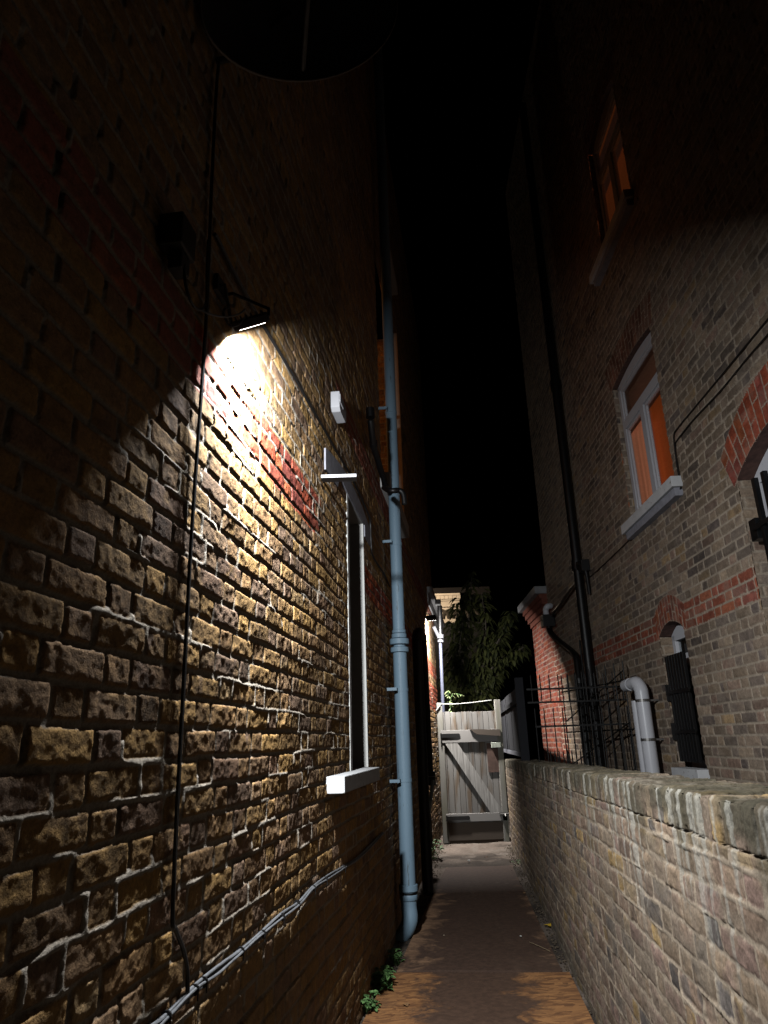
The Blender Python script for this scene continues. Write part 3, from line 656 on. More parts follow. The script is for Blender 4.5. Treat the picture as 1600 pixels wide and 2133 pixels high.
# black waste pipe coming down the wall and crossing to the blue pipe
o=.07
p=[LW.P(*LW.hit(772,875,o),o),LW.P(*LW.hit(778,930,o),o),LW.P(*LW.hit(800,1000,o),o),LW.P(*LW.hit(803,1018,o),o)]
WP=thing('waste_pipe','black plastic waste pipe with elbows crossing behind the blue grey drainpipe','pipe',tuple(p[-1]))
m=MB(); m.tube(p,.026,14); m.build('tube',M['black'],WP,smooth=True)
q0=LW.P(*LW.hit(800,1016,.10),.10)
def cam_pt(px,py,k): 
    r=ray(px,py); r=r*(k/r.y); return Vector((r.x,r.y,r.z+H))
yy=q0.y-.35
q=[q0,cam_pt(812,1022,yy),cam_pt(832,1022,yy),cam_pt(840,1030,yy),cam_pt(843,1050,yy)]
m=MB(); m.tube(spline(q,5),.022,14); m.build('branch_tube',M['black'],WP,smooth=True)
m=MB(); m.tube([p[0]+UP*.02,p[0]+UP*.10],.034,14); m.build('collar',M['black'],WP,smooth=True)
m=MB(); m.tube([p[1],p[1]+UP*.05],.032,14); m.build('collar',M['black'],WP,smooth=True)
# tall black pipes further along
o=.12
a=LW.hit(876,1500,o)[0]; zt=LW.hit(877,1338,o)[1]
pts=spline([LW.P(a,.0,o),LW.P(a,zt-.3,o),LW.P(a,zt-.03,o),LW.P(a+.05,zt+.04,o+.015),LW.P(a+.13,zt+.035,o+.03),LW.P(a+.16,zt-.02,o+.04)],6)
m=MB(); m.tube(pts,.055,16); t=thing('waste_pipe','thick black pipe with a hooked top just right of the blue grey pipe','pipe',tuple(LW.P(a,0,o))); m.build('tube',M['black'],t,smooth=True)
a2=LW.hit(889,1450,.09)[0]; z2=LW.hit(893,1640,.09)[1]
t=thing('waste_pipe','thinner black pipe ending in a collar above the short pale tube','pipe',tuple(LW.P(a2,z2,.09)))
m=MB(); m.tube([LW.P(a2,LW.hit(886,1330,.09)[1],.09),LW.P(a2,z2,.09)],.036,16); m.build('tube',M['blackmat'],t,smooth=True)
m=MB(); m.tube([LW.P(a2,z2,.09),LW.P(a2,z2+.16,.09)],.062,16); m.build('collar',M['blackmat'],t,smooth=True)
m=MB(); m.tube([LW.P(a2,z2+.10,.09),LW.P(a2,z2+.106,.09)],.064,16); m.build('band',M['steel'],t)
Yk=LW.P(a2,0,.09).y-.5
m=MB(); m.tube([cam_pt(902,1626,Yk),cam_pt(893,1700,Yk-.15)],.020,14); o_=m.build('pipe_stub',plain('pale_green_plastic',(.42,.50,.50),.6,spots=(9,.6)),None,smooth=True)
tag(o_,'short tilted pale green plastic tube below the thin black pipe','pipe')
m=MB(); m.tube([cam_pt(893,1695,Yk-.15),cam_pt(896,1740,Yk-.15),cam_pt(897,1765,Yk-.15)],.026,12); o_=m.build('pipe_stub',M['blackmat'],None,smooth=True); tag(o_,'short black pipe stub in the dark corner left of the gate','pipe')
# down pipe at the far end beside the lamp (pale head, dark upper, lit lower)
Y2=11.9
t=thing('drainpipe','slim drainpipe with a white head and wide collar beside the far lamp','drainpipe',tuple(cam_pt(926,1480,Y2)))
m=MB(); m.tube([cam_pt(916,1262,Y2),cam_pt(918,1325,Y2)],.042,14); m.build('upper_tube',M['black'],t,smooth=True)
m=MB(); m.tube([cam_pt(912.5,1250,Y2),cam_pt(912.5,1262,Y2)],.052,14); m.build('head',M['white'],t,smooth=True)
m=MB(); m.tube([cam_pt(917.5,1340,Y2),cam_pt(924,1500,Y2)],.028,14); m.build('lower_tube',plain('lilac_grey_pipe',(.055,.06,.085),.4),t,smooth=True)
m=MB(); m.tube([cam_pt(904,1306,Y2-.1),cam_pt(915,1328,Y2)],.03,12); m.tube([cam_pt(917.5,1322,Y2),cam_pt(917.5,1330,Y2)],.058,14); m.tube([cam_pt(918,1333,Y2),cam_pt(918,1338,Y2)],.052,14); m.build('collar',plain('grey_collar',(.09,.09,.10),.5),t,smooth=True)
# ================================================================ SMALL THINGS ON THE LEFT WALL
a,z=LW.hit(706,852,.03)
AB=thing('vent_cover','white ribbed plastic box high on the left wall above the grey lintel','vent cover',tuple(LW.P(a,z,0)))
zz1=LW.hit(698,822,.02)[1]; zz0=LW.hit(710,886,.02)[1]; sa_=LW.hit(693,850,.02)[0]; sb_=LW.hit(714,858,.02)[0]
sa_,sb_=a-.11,a+.11
m=MB()
poly=[LW.P(sa_,zz1,.001),LW.P(sb_,zz1-.0,.001),LW.P(sb_,zz0+.02,.001),LW.P(sb_-.03,zz0,.001),LW.P(sa_+.03,zz0,.001),LW.P(sa_,zz0+.02,.001)]
m.poly_prism(poly,LO*.055); m.build('case',M['upvc'],AB,bevel=.005)
m=MB()
for k in range(11):
    z=zz0+.05+(zz1-zz0-.08)*k/10; m.wbox(LW,sa_-.004,sa_+.10,z,z+.006,.050,.062)
m.build('ribs',M['upvc'],AB)
a,z=LW.hit(670,997)
m=MB(); m.wbox(LW,a-.012,a+.012,z-.008,z+.008,-.01,.0); 
tip=cam_pt(743,997,LW.P(a,z).y)
L_=(tip-LW.P(a,z)); L_.z=0; d_=L_.normalized()
m=MB(); m.obox(LW.P(a,z)+d_*(L_.length/2),d_*(L_.length/2),d_.cross(UP)*.035,UP*.0085)
o_=m.build('white_shelf_bracket',M['upvc'],None,bevel=.001); tag(o_,'thin bright white bar sticking out of the left wall over the window','bracket')
# black junction box high up with looped cable
a,z=LW.hit(388,500,.06)
JB=thing('junction_box','black box with a smaller box hanging under it high on the left wall','junction box',tuple(LW.P(a,z,0)))
m=MB(); m.wbox(LW,a-.05,a+.045,z-.045,z+.055,.002,.07); m.build('case',M['blackmat'],JB,bevel=.006)
m=MB(); m.wbox(LW,a-.02,a+.035,z-.10,z-.047,.02,.06); m.build('lower_case',M['blackmat'],JB,bevel=.005)
def cable(pxs,r,off,mat,label,group=None,W=LW,n=6,name='cable',ties=0,sub=8):
    pts=[W.P(*W.hit(x,y,of if (of:=(q[0] if q else off)) is not None else off),(q[0] if q else off)) for x,y,*q in pxs]
    sp=spline(pts,sub)
    m=MB(); m.tube(sp,r,n); o=m.build(name,mat,None,smooth=True); return tag(o,label,'cable',group)
# main vertical cable
cable([(456,128),(450,200),(441,380),(436,520),(430,660),(421,800),(410,950),(397,1150),(384,1400),(371,1650),(360,1900),(366,1935),(381,1975),(390,2020),(391,2090)],.0055,.012,M['cable'],'main black cable dropping down the whole left wall from the satellite dish')
cable([(454,135),(446,300),(438,480),(431,640),(425,720),(413,900),(403,1040),(391,1250),(379,1480),(367,1700),(361,1890)],.004,.018,M['cable'],'second black cable twisted along the main vertical cable')
cable([(386,528,.05),(384,560,.06),(388,600,.07),(402,635,.075),(419,645,.07),(430,625,.05),(431,560,.03),(434,500,.02)],.0042,.05,M['cable'],'black cable hanging in a loop under the junction box')
cable([(419,646,.04),(440,655,.06),(470,660,.08),(498,654,.10),(511,644,.11)],.0032,.05,M['grey'],'thin pale cable curving from the vertical cable to the floodlight')
cable([(472,672,.07),(482,680,.09),(498,676,.11),(508,662,.11)],.003,.05,M['grey'],'short pale cable looped behind the floodlight')
cable([(478,640,.03),(468,645,.05),(466,655,.07),(474,672,.08)],.004,.05,M['cable'],'small black cable coil left of the floodlight')
cable([(447,488),(455,500),(480,553),(508,605),(532,650),(560,697),(610,780),(650,851),(675,893),(698,935),(730,990),(762,1058),(771,1085),(773,1130),(778,1160),(800,1195),(812,1222)],.0075,.012,M['cable'],'black cable clipped diagonally across the bricks and over the lintel')
cable([(832,1133),(850,1165),(868,1195),(890,1240)],.004,.02,M['grey'],'thin pale cable slanting down beyond the blue grey pipe')
# grey cable bundle low on the wall
bp_=[(318,2150),(352,2118),(410,2062),(455,2025),(505,1982),(545,1950),(590,1910),(625,1882),(655,1850),(690,1826),(720,1806),(745,1790),(772,1765),(800,1735)]
CB=thing('cable_bundle','bundle of grey cables tied together low along the left wall','cables',tuple(LW.P(*LW.hit(505,1982),0)))
for k in range(4):
    pts=[]
    for i,(x,y) in enumerate(bp_):
        s_,z_=LW.hit(x,y,.02); pts.append(LW.P(s_,z_+(-.007,.006,.0,-.002)[k]+.003*math.sin(i*2.1+k*2),(.012,.012,.020,.006)[k]+.002*math.sin(i*1.7+k)))
    m=MB(); m.tube(spline(pts,8),(.0042,.005,.0038,.004)[k],8); m.build('strand',M['grey'] if k!=3 else M['cable'],CB,smooth=True)
for i,(x,y) in enumerate([(352,2118),(410,2062),(428,2046),(505,1982),(550,1946),(590,1910),(622,1882),(655,1850),(680,1832),(718,1807)]):
    s_,z_=LW.hit(x,y,.02); m=MB(); d=(LW.P(*LW.hit(x+20,y-17,.02),.02)-LW.P(s_,z_,.02)).normalized(); p=LW.P(s_,z_,.02)
    m.tube([p-d*.0025-LO*.006,p+d*.0025-LO*.006],.0135,10); m.obox(p-UP*.016+LO*.004,d*.0016,LO*.0016,UP*.008); m.build('cable_tie',M['cable'],CB)
# satellite dish seen from below
a0,z0_=LW.hit(462,125,.02)
SD=thing('satellite_dish','dark satellite dish on a bracket at the top of the left wall','satellite dish',tuple(LW.P(a0,z0_,0)))
k_=LW.P(a0,z0_,0).y
pL=cam_pt(475,118,k_+.08); pC=cam_pt(640,168,k_+.35); pR=cam_pt(772,128,k_+.6)
# dish: shallow bowl whose lower rim is the lit arc
def dp(th,q): 
    px=622+205*q*math.cos(th); py=12+157*q*math.sin(th)
    return cam_pt(px,py,k_+.25+.45*(px-622)/205)
ctr=dp(0,0); ax=(dp(0,1)-ctr).normalized(); an=ax.cross((dp(math.pi/2,1)-ctr)).normalized()
if an.y<0: an=-an
m=MB(); nr,na=7,40; m.v.append(tuple(ctr+an*.06))
for i in range(1,nr+1):
    for j in range(na):
        q=i/nr; m.v.append(tuple(dp(2*math.pi*j/na,q)+an*.06*(1-q*q)))
for j in range(na): m.f.append((0,1+j,1+(j+1)%na))
for i in range(nr-1):
    for j in range(na):
        b=1+i*na; m.f.append((b+j,b+na+j,b+na+(j+1)%na,b+(j+1)%na))
m.build('reflector',plain('dark_grey_mesh',(.02,.02,.02),.7),SD,smooth=True)
m=MB(); m.tube([dp(2*math.pi*j/48,1) for j in range(49)],.0045,8,cap=False); m.build('rim',plain('pale_rim',(.22,.18,.15),.5),SD,smooth=True)
e1=cam_pt(640,-10,k_+.1); e0=cam_pt(628,150,k_+.30)
m=MB(); m.tube([e0,e1],.010,8); m.tube([e0+ax*.02,e1+ax*.015],.005,8); m.build('feed_arm',M['steel'],SD,smooth=True)
m=MB(); m.tube([LW.P(a0,z0_,0),LW.P(a0,z0_,.05),pL,ctr+an*.05],.012,8); m.build('bracket',M['blackmat'],SD,smooth=True)
# ================================================================ THINGS ON THE RIGHT BUILDING
def rp(x,y,o): return RW.P(*RW.hit(x,y,o),o)
o=.09; a=RW.hit(1238,1480,o)[0]; print('right pipe s',a)
t=thing('drainpipe','tall black drainpipe on the right hand house running past the roofline','drainpipe',tuple(RW.P(a,0,o)))
m=MB(); m.tube([RW.P(a,0,o),RW.P(a,11,o)],.058,16); m.build('tube',M['black'],t,smooth=True)
for y in (1180,700):
    z=RW.hit(1200,y,o)[1]; m=MB(); m.tube([RW.P(a,z-.06,o),RW.P(a,z+.06,o)],.074,16); m.build('collar',M['black'],t,smooth=True)
m=MB(); zc=RW.hit(1206,1185,o)[1]
m.tube(spline([RW.P(a-.04,zc,o),RW.P(a-.18,zc+.05,o+.03),RW.P(a-.25,zc-.06,.06),RW.P(a-.2,zc-.35,.03)],6),.022,10); m.obox(RW.P(a-.2,zc+.0,.06),RW.t*.08,UP*.07,RW.n*.05); m.build('junction',M['blackmat'],t,smooth=True)
o=.08
pts=[rp(1202,1213,o),rp(1190,1225,o),rp(1165,1262,o),rp(1150,1280,o)]
t=thing('waste_pipe','short black pipe slanting from the tall drainpipe to the hopper on the right hand house','pipe',tuple(pts[-1])); m=MB(); m.tube(pts,.022,12); m.build('tube',M['black'],t,smooth=True)
t=thing('rainwater_hopper','black rainwater hopper with a bent downpipe at the corner of the right hand house','hopper',tuple(rp(1141,1292,.1)))
hc=rp(1141,1294,.10); m=MB(); m.obox(hc,RW.t*.10,RW.n*.09,UP*.09); m.build('hopper_box',M['black'],t,bevel=.006)
pts=[rp(1143,1302,.09),rp(1146,1316,.09),rp(1158,1330,.09),rp(1195,1362,.09),rp(1202,1376,.09),rp(1211,1440,.09)]
s_e=RW.hit(1203,1385,.09)[0]
pts=[rp(1143,1302,.09),rp(1146,1316,.09),rp(1160,1332,.09),rp(1194,1360,.09),rp(1202,1378,.09)]
sp=spline(pts,5); s_e=(sp[-1]-RW.base).dot(RW.t); sp.append(RW.P(s_e,0,.09))
m=MB(); m.tube(sp,.045,14); m.build('downpipe',M['black'],t,smooth=True)
for z in (.9,2.1): 
    m=MB(); m.tube([RW.P(s_e,z-.03,.09),RW.P(s_e,z+.03,.09)],.054,14); m.build('collar',M['black'],t,smooth=True)
m=MB(); m.tube(spline([rp(1139,1286,.1),rp(1137,1272,.1),rp(1140,1264,.08),rp(1147,1262,.02)],5),.045,12); o_=m.build('overflow_pipe',M['upvc'],None,smooth=True); tag(o_,'short white bent pipe emptying into the black hopper','pipe')
for k,(dx,r_) in enumerate(((-14,.012),(-22,.009),(-8,.008))):
    s_=RW.hit(1238+dx,1480,.03)[0]; m=MB(); m.tube([RW.P(s_,0,.03),RW.P(s_,RW.hit(1195,1340+40*k,.03)[1],.03)],r_,8); o_=m.build('conduit',M['blackmat'],None,smooth=True)
    tag(o_,'thin black conduit standing beside the tall drainpipe on the right hand house','conduit','thin conduits beside the tall drainpipe')
# white flue / soil pipe
o=.14; fs_=RW.hit(1353,1560,o)[0]; ztop=RW.hit(1342,1432,o)[1]; r_=.062
T_=thing('flue_pipe','thick white pipe with an elbow at its top beside the small barred window','pipe',tuple(RW.P(fs_,0,o)))
m=MB(); sp=[RW.P(fs_,0,o),RW.P(fs_,ztop-.07,o)]+spline([RW.P(fs_,ztop-.07,o),RW.P(fs_+.01,ztop-.01,o),RW.P(fs_+.06,ztop+.045,o+.01),RW.P(fs_+.13,ztop+.05,o+.02)],5)[1:]
m.tube(sp,r_,22); m.build('tube',M['upvc'],T_,smooth=True)
m=MB(); m.tube([RW.P(fs_+.12,ztop+.05,o+.02),RW.P(fs_+.20,ztop+.05,o+.03)],r_*.78,18); m.tube([RW.P(fs_+.20,ztop+.05,o+.03),RW.P(fs_+.31,ztop+.045,o+.045),RW.P(fs_+.33,ztop+.045,o+.05),RW.P(fs_+.36,ztop+.04,o+.055)],[r_*.95,r_*.9,r_*.4,.01],18); m.build('terminal',M['upvc'],T_,smooth=True)
for z in (ztop-.11,ztop-.45):
    m=MB(); m.tube([RW.P(fs_,z-.012,o),RW.P(fs_,z+.012,o)],r_+.003,22); m.obox(RW.P(fs_,z,o-.07),RW.t*.01,RW.n*.07,UP*.008); m.build('clip',M['steel'],T_)
m=MB(); fs2=RW.hit(1336,1560,.14)[0]; m.tube([RW.P(fs2,0,.14),RW.P(fs2,ztop-.10,.14)],.034,18); o_=m.build('condensate_pipe',M['upvc'],None,smooth=True); tag(o_,'slimmer white pipe standing against the far side of the thick white flue','pipe')
# cables on the right wall
cable([(1620,640),(1560,712),(1500,785),(1450,845),(1413,890),(1404,905),(1405,930),(1411,975),(1417,1010),(1416,1020),(1400,1033),(1370,1066),(1330,1105),(1290,1145),(1250,1183),(1220,1210),(1212,1222)],.006,.012,M['cable'],'upper black cable running over the right wall and under the lit window sill',W=RW)
cable([(1625,668),(1560,742),(1500,815),(1450,868),(1412,915),(1406,932),(1412,975),(1418,1012)],.006,.012,M['cable'],'lower of the two parallel black cables on the right wall',W=RW)
# ================================================================ RAILING AND BLACK FENCE ABOVE THE GARDEN WALL
YR=7.6
RL=thing('metal_railing','black metal railing with spiked bars between the garden wall and the right hand house','railing',(1.9,YR,1.2))
xw=(RW.base-RW.n*0).x; xe=RW.P(RW.hit(1300,1500)[0],0).x
xa=atY(YR,1097,1440).x; xb=2.62
def hbar(y0,y1,r,x0=None):
    z=(atY(YR,1100,y0).z+atY(YR,1310,y1).z)/2; m=MB(); m.box(x0 or xa,xb,YR-r*.5,YR+r*.5,z-r,z+r); m.build('rail',M['blackmat'],RL); return z
zA=hbar(1436,1430,.009); zB=hbar(1463,1458,.009); zC=hbar(1513,1509,.009,xa+.06)
zt=atY(YR,1107,1405).z; zt2=atY(YR,1115,1474).z
x1=atY(YR,1107,1430).x; dx=atY(YR,1145,1430).x-atY(YR,1126,1430).x
k=0; x=x1
while x<xb-.02:
    m=MB(); m.tube([(x,YR,zB),(x,YR,zt-.02),(x,YR,zt)],[.006,.006,.0015],6); m.build('bar',M['blackmat'],RL)
    m=MB(); m.tube([(x+.012,YR,.0),(x+.012,YR,zt2-.02),(x+.012,YR,zt2)],[.006,.006,.0015],6); m.build('bar',M['blackmat'],RL)
    x+=dx; k+=1
# short spiked row behind the wall top
RL2=thing('metal_railing','low row of short black spikes just behind the garden wall','railing',(1.9,8.2,1.0))
Y3=8.2; x=atY(Y3,1148,1580).x; xq=atY(Y3,1222,1580).x; i=0
z3=atY(Y3,1150,1562).z
while x<xq:
    m=MB(); m.tube([(x,Y3,.2),(x,Y3,z3-.03),(x,Y3,z3+random.uniform(-.01,.02))],[.007,.007,.001],6); m.build('bar',M['blackmat'],RL2); x+=.047; i+=1
m=MB(); m.box(atY(Y3,1148,1580).x-.02,xq,Y3-.006,Y3+.006,z3-.22,z3-.20); m.build('rail',M['blackmat'],RL2)
# gate frame leaning against the house: dense uprights with a diagonal
GT=thing('metal_gate','black metal side gate with diagonal braces standing open beside the white flue','gate',(2.5,7.2,1.2))
ga=Vector((2.12,8.9,0)); gb=Vector((2.36,7.25,0))
def gp(u,z): v=ga.lerp(gb,u); return Vector((v.x,v.y,z))
zg1=H+.72; zg0=.35
for k in range(9):
    u=k/8; m=MB(); m.tube([gp(u,zg0),gp(u,zg1-.02),gp(u,zg1)],[.007,.007,.002],6); m.build('bar',M['blackmat'],GT)
for z in (zg1-.2,H+.05,zg0+.1):
    m=MB(); m.tube([gp(-.02,z),gp(1.02,z)],.009,6); m.build('rail',M['blackmat'],GT)
for z in (zg1-.45,zg1-.95): m=MB(); m.tube([gp(0,z-.1),gp(1,z+.35)],.007,6); m.build('brace',M['blackmat'],GT)
# black boarded fence on top of the garden wall
FB=thing('wooden_fence','black boarded fence panel standing on the far end of the garden wall','fence',tuple(GW.P(9,1.2)))
fo=-.10
gs0=GW.hit(1088,1500,fo)[0]; gs1=GW.hit(1040,1500,fo)[0]
gs1=min(gs1,12.6); print('fence s',gs0,gs1)
zft=GW.hit(1084,1425,fo)[1]; zfb=GW.hit(1084,1566,fo)[1]
m=MB(); nb_=8
for k in range(nb_):
    a_=gs0+.10+(gs1-gs0-.10)*k/nb_; b_=gs0+.10+(gs1-gs0-.10)*(k+1)/nb_-.008
    m.wbox(GW,a_,b_,zfb,zft-.0+random.uniform(-.006,.006),fo-.01,fo+.01+.004*(k%2))
m.build('boards',M['woodblack'],FB)
m=MB(); m.wbox(GW,gs0+.1,gs1,zft-.20,zft-.15,fo+.016,fo+.045); m.build('rail',M['woodblack'],FB)
m=MB(); m.wbox(GW,gs0+.1,gs1,zfb-.05,zfb-.002,fo-.02,fo+.03); m.build('gravel_board',plain('grey_board',(.16,.165,.19),.8),FB)
m=MB(); m.wbox(GW,gs0+.03,gs0+.095,1.05,zft+.09,fo-.05,fo+.045); m.build('post',M['woodblack'],FB)
m=MB(); m.wbox(GW,(gs0+gs1)/2+.3,(gs0+gs1)/2+.36,zfb,zft+.03,fo-.05,fo-.012); m.build('post',M['woodblack'],FB)
# ================================================================ WOODEN GATE
YG=11.3
def gx(px,py=1600): return atY(YG,px,py).x
def gzz(py,px=980): return atY(YG,px,py).z
GA=thing('wooden_gate','weathered grey boarded wooden gate with a diagonal brace at the end of the alley','gate',(1.2,YG,0))
x0g=gx(921,1600); x1g=gx(1050,1620)-.0
zt_=gzz(1482); zb=.035
nP=11; pw=(x1g-x0g)/nP
m=MB()
for k in range(nP):
    a_=x0g+pw*k+.003; b_=a_+pw-.006; top_=zt_+random.uniform(-.008,.008)
    m.box(a_,b_,YG+random.uniform(0,.004),YG+.02,zb+random.uniform(0,.012),top_)
m.build('plank_panel',M['wood'],GA,bevel=.002)
m=MB(); m.box(x0g+.01,x1g-.02,YG-.028,YG-.001,gzz(1546),gzz(1520)); m.build('top_ledge',M['woodx'],GA,bevel=.003)
m=MB(); m.poly_prism([(x0g+.55,YG-.052,gzz(1530)),(x1g-.01,YG-.052,gzz(1535)),(x1g-.01,YG-.052,gzz(1521)),(x0g+.45,YG-.052,gzz(1519))],(0,.022,0)); m.build('patch_board',M['wooddark'],GA)
m=MB(); m.box(x0g+.02,x1g+.0,YG-.030,YG-.001,gzz(1711),gzz(1694)); m.build('bottom_ledge',M['woodx'],GA,bevel=.003)
A_=Vector((gx(926,1546),YG-.026,gzz(1546))); B_=Vector((gx(1046,1694),YG-.026,gzz(1694))); dd_=(B_-A_).normalized(); pp_=Vector((dd_.z,0,-dd_.x))
wd=.075
m=MB(); m.poly_prism([A_-Vector((0,0,0)),A_+Vector((2*wd/abs(dd_.z),0,0)),B_+Vector((.02,0,0)),B_-Vector((2*wd/abs(dd_.z)-.02,0,0))],(0,.0245,0)); m.build('brace',M['woodd'],GA,bevel=.002)
m=MB(); m.box(x0g+.03,x1g-.01,YG-.012,YG-.001,zb+.0,gzz(1713)); m.build('kick_board',M['wooddark'],GA)
m=MB(); m.box(gx(1017),gx(1043),YG-.012,YG-.001,gzz(1610),gzz(1549)); m.build('lock_plate',M['rust'],GA)
m=MB(); m.box(gx(1026),gx(1046),YG-.06,YG-.013,gzz(1559),gzz(1548)); m.build('lock_block',plain('pale_lichen_wood',(.42,.45,.38),.8,var=.3,scale=20),GA,bevel=.004)
for (xa_,xb_,y0,y1) in ((922,958,1535,1527),(925,968,1707,1699)):
    m=MB(); m.box(gx(xa_),gx(xb_),YG-.036,YG-.0305,gzz(y0),gzz(y1)); m.tube([(gx(xb_),YG-.035,gzz((y0+y1)/2)),(gx(xb_),YG-.028,gzz((y0+y1)/2))],.03,12); m.tube([(gx(xa_),YG-.04,gzz(y0)-.01),(gx(xa_),YG-.04,gzz(y1)+.01)],.012,8); m.build('hinge',M['blackmat'],GA)
m=MB(); z=gzz(1697); m.box(gx(1033),gx(1052),YG-.042,YG-.031,z-.02,z+.02); m.tube([(gx(1034),YG-.05,z),(gx(1058),YG-.05,z)],.011,8); m.tube([(gx(1044),YG-.05,z),(gx(1044),YG-.09,z-.03)],.01,8); m.build('bolt',M['steel'],GA)
m=MB(); m.box(gx(910,1480)+.0,gx(921.5,1480),YG-.02,YG+.07,0,gzz(1462)); o_=m.build('gate_post',M['post'],None,bevel=.004); tag(o_,'pale wooden gate post against the left brick wall','post')
m=MB(); P0=gx(1031.5,1480); P1=gx(1043,1480); 
m.quad8([(gx(1050,1750),YG-.03,0),(gx(1061,1750),YG-.03,0),(gx(1061,1750),YG+.06,0),(gx(1050,1750),YG+.06,0),(P0,YG-.03,gzz(1459)),(P1,YG-.03,gzz(1459)),(P1,YG+.06,gzz(1459)),(P0,YG+.06,gzz(1459))])
o_=m.build('gate_post',M['post'],None,bevel=.004); tag(o_,'pale wooden gate post against the garden wall on the right','post')
m=MB(); pts=[(gx(908,1472),YG-.03,gzz(1478)),(gx(916,1467),YG-.03,gzz(1468)),(gx(925),YG-.02,gzz(1465)),(gx(960),YG-.02,gzz(1465.5)),(gx(1000),YG-.02,gzz(1463)),(gx(1034),YG-.03,gzz(1460))]
m.tube(spline(pts,5),.007,6); o_=m.build('wire',plain('pale_wire',(.45,.45,.42),.5),None,smooth=True); tag(o_,'pale wire strung between the two gate posts above the gate','wire')
# ================================================================ BOARDS AND LITTER ON THE PATH
def board(corners,z,th,mat,label,zfn=None,group=None,nx=40,ny=70,dirtw=.33,cx=0.5):
    a,b,c_,d=[Vector((*q,0)) for q in corners]   # near-left, near-right, far-right, far-left
    bm=bmesh.new(); me=bpy.data.meshes.new('chipboard_sheet'); V=[];Dt=[]
    for i in range(nx+1):
        for j in range(ny+1):
            u=i/nx; v=j/ny; p=a.lerp(b,u).lerp(d.lerp(c_,u),v)
            zz=z+th+.004*math.sin(v*5+u*2)+.003*math.sin(u*6)
            V.append((p.x,p.y,zz)); Dt.append(max(0,1-abs(u-cx)/dirtw))
    fcs=[]
    for i in range(nx):
        for j in range(ny):
            q=i*(ny+1)+j; fcs.append((q,q+ny+1,q+ny+2,q+1))
    n0=len(V); edge=[i*(ny+1) for i in range(nx+1)]+[nx*(ny+1)+j for j in range(1,ny+1)]+[i*(ny+1)+ny for i in range(nx-1,-1,-1)]+[j for j in range(ny-1,0,-1)]
    for e in edge: V.append((V[e][0],V[e][1],z-.01)); Dt.append(.8)
    ne=len(edge)
    for k in range(ne): fcs.append((edge[k],n0+k,n0+(k+1)%ne,edge[(k+1)%ne])[::-1])
    me.from_pydata(V,[],fcs); at=me.attributes.new('Dirt','FLOAT','POINT'); at.data.foreach_set('value',Dt); me.update()
    o=link('chipboard_sheet',me,mat); return tag(o,label,'board',group)
o1=osb('flake_board',.30,dc=(.090,.050,.032)); o2=osb('dirty_flake_board',.50,ca=(.36,.21,.12),cb=(.15,.085,.05),dc=(.080,.045,.030))
g_=lambda x,y:tuple(gnd(x,y,.02))[:2]
fl=g_(808,2025); frr=g_(1186,2025); vx=.085
def back(p,Yt,k): return (p[0]+(Yt-p[1])*k, Yt)
board([back(fl,2.9,.155),back(frr,2.9,.085),frr,fl],.0,.020,o1,'orange chipboard sheet with a trodden brown middle nearest the camera',dirtw=.36)
fl2=g_(826,2021); fr2=g_(1171,2021); Y2_=fl2[1]+2.44
board([back(fl2,fl2[1]+.012,.155),back(fr2,fr2[1]+.012,.085),back(fr2,Y2_,.085),back(fl2,Y2_,.155)],-.006,.020,o2,'brown dirt covered chipboard sheet lying beyond the orange one',dirtw=.52,cx=.58)
Y3_=Y2_+.012; board([back(fl2,Y3_,.155),back(fr2,Y3_,.085),back(fr2,Y3_+1.5,.085),back(fl2,Y3_+1.5,.155)],-.016,.020,o2,'dark chipboard sheet nearest the gate',dirtw=.7)
def leafshape(c,size,mat,label,cat='leaf'):
    bm_=MB(); n=9; pts=[]
    for k in range(n):
        an=2*math.pi*k/n; r_=size*(1 if k%2 else .55); pts.append(Vector((c[0]+r_*math.cos(an),c[1]+r_*math.sin(an),c[2]+.004+.006*math.sin(an*2))))
    b=len(bm_.v); bm_.v=[tuple(p) for p in pts]+[(c[0],c[1],c[2]+.012)]
    for k in range(n): bm_.f.append((k,(k+1)%n,n))
    o=bm_.build('fallen_leaf',mat,None); return tag(o,label,cat)
p=gnd(1142,1929,.012); leafshape((p.x,p.y,.016),.045,plain('yellow_leaf',(.75,.48,.04),.6),'bright yellow fallen leaf at the right edge of the boards')
def pebble(px,py,r,col,label):
    p=gnd(px,py,.02); bm=bmesh.new(); bmesh.ops.create_icosphere(bm,subdivisions=2,radius=r)
    for v in bm.verts: v.co=Vector((v.co.x*random.uniform(.8,1.2),v.co.y*random.uniform(.8,1.2),v.co.z*.6))+Vector((p.x,p.y,.018+r*.3))
    me=bpy.data.meshes.new('pebble'); bm.to_mesh(me); bm.free(); o=link('pebble',me,plain('pebble',col,.8),smooth=True); tag(o,label,'pebble')
pebble(1085,1950,.009,(.6,.6,.55),'small pale pebble on the brown boards'); pebble(925,1948,.006,(.5,.42,.3),'tiny tan pebble on the left part of the brown boards')
pebble(977,1793,.016,(.7,.7,.68),'white scrap of stone on the path before the gate')
m=MB(); pa=gnd(1103,1962,.022); pb=gnd(1133,1975,.024); pc=gnd(1146,1982,.022); m.tube(spline([pa,pb,pc],5),.0022,5); o_=m.build('twig',plain('pale_twig',(.34,.25,.15),.8),None); tag(o_,'thin pale twig lying on the brown boards near the garden wall','twig')
for (x,y,sz,c,lb) in ((1013,1787,.03,(.10,.055,.03),'small dark dead leaf on the path before the gate'),(846,2096,.025,(.30,.16,.07),'curled brown leaf on the left edge of the orange board'),(1092,1862,.022,(.28,.17,.08),'brown dead leaf near the right edge of the path')):
    p=gnd(x,y,.02); leafshape((p.x,p.y,.024),sz,plain('dead_leaf',c,.8),lb)
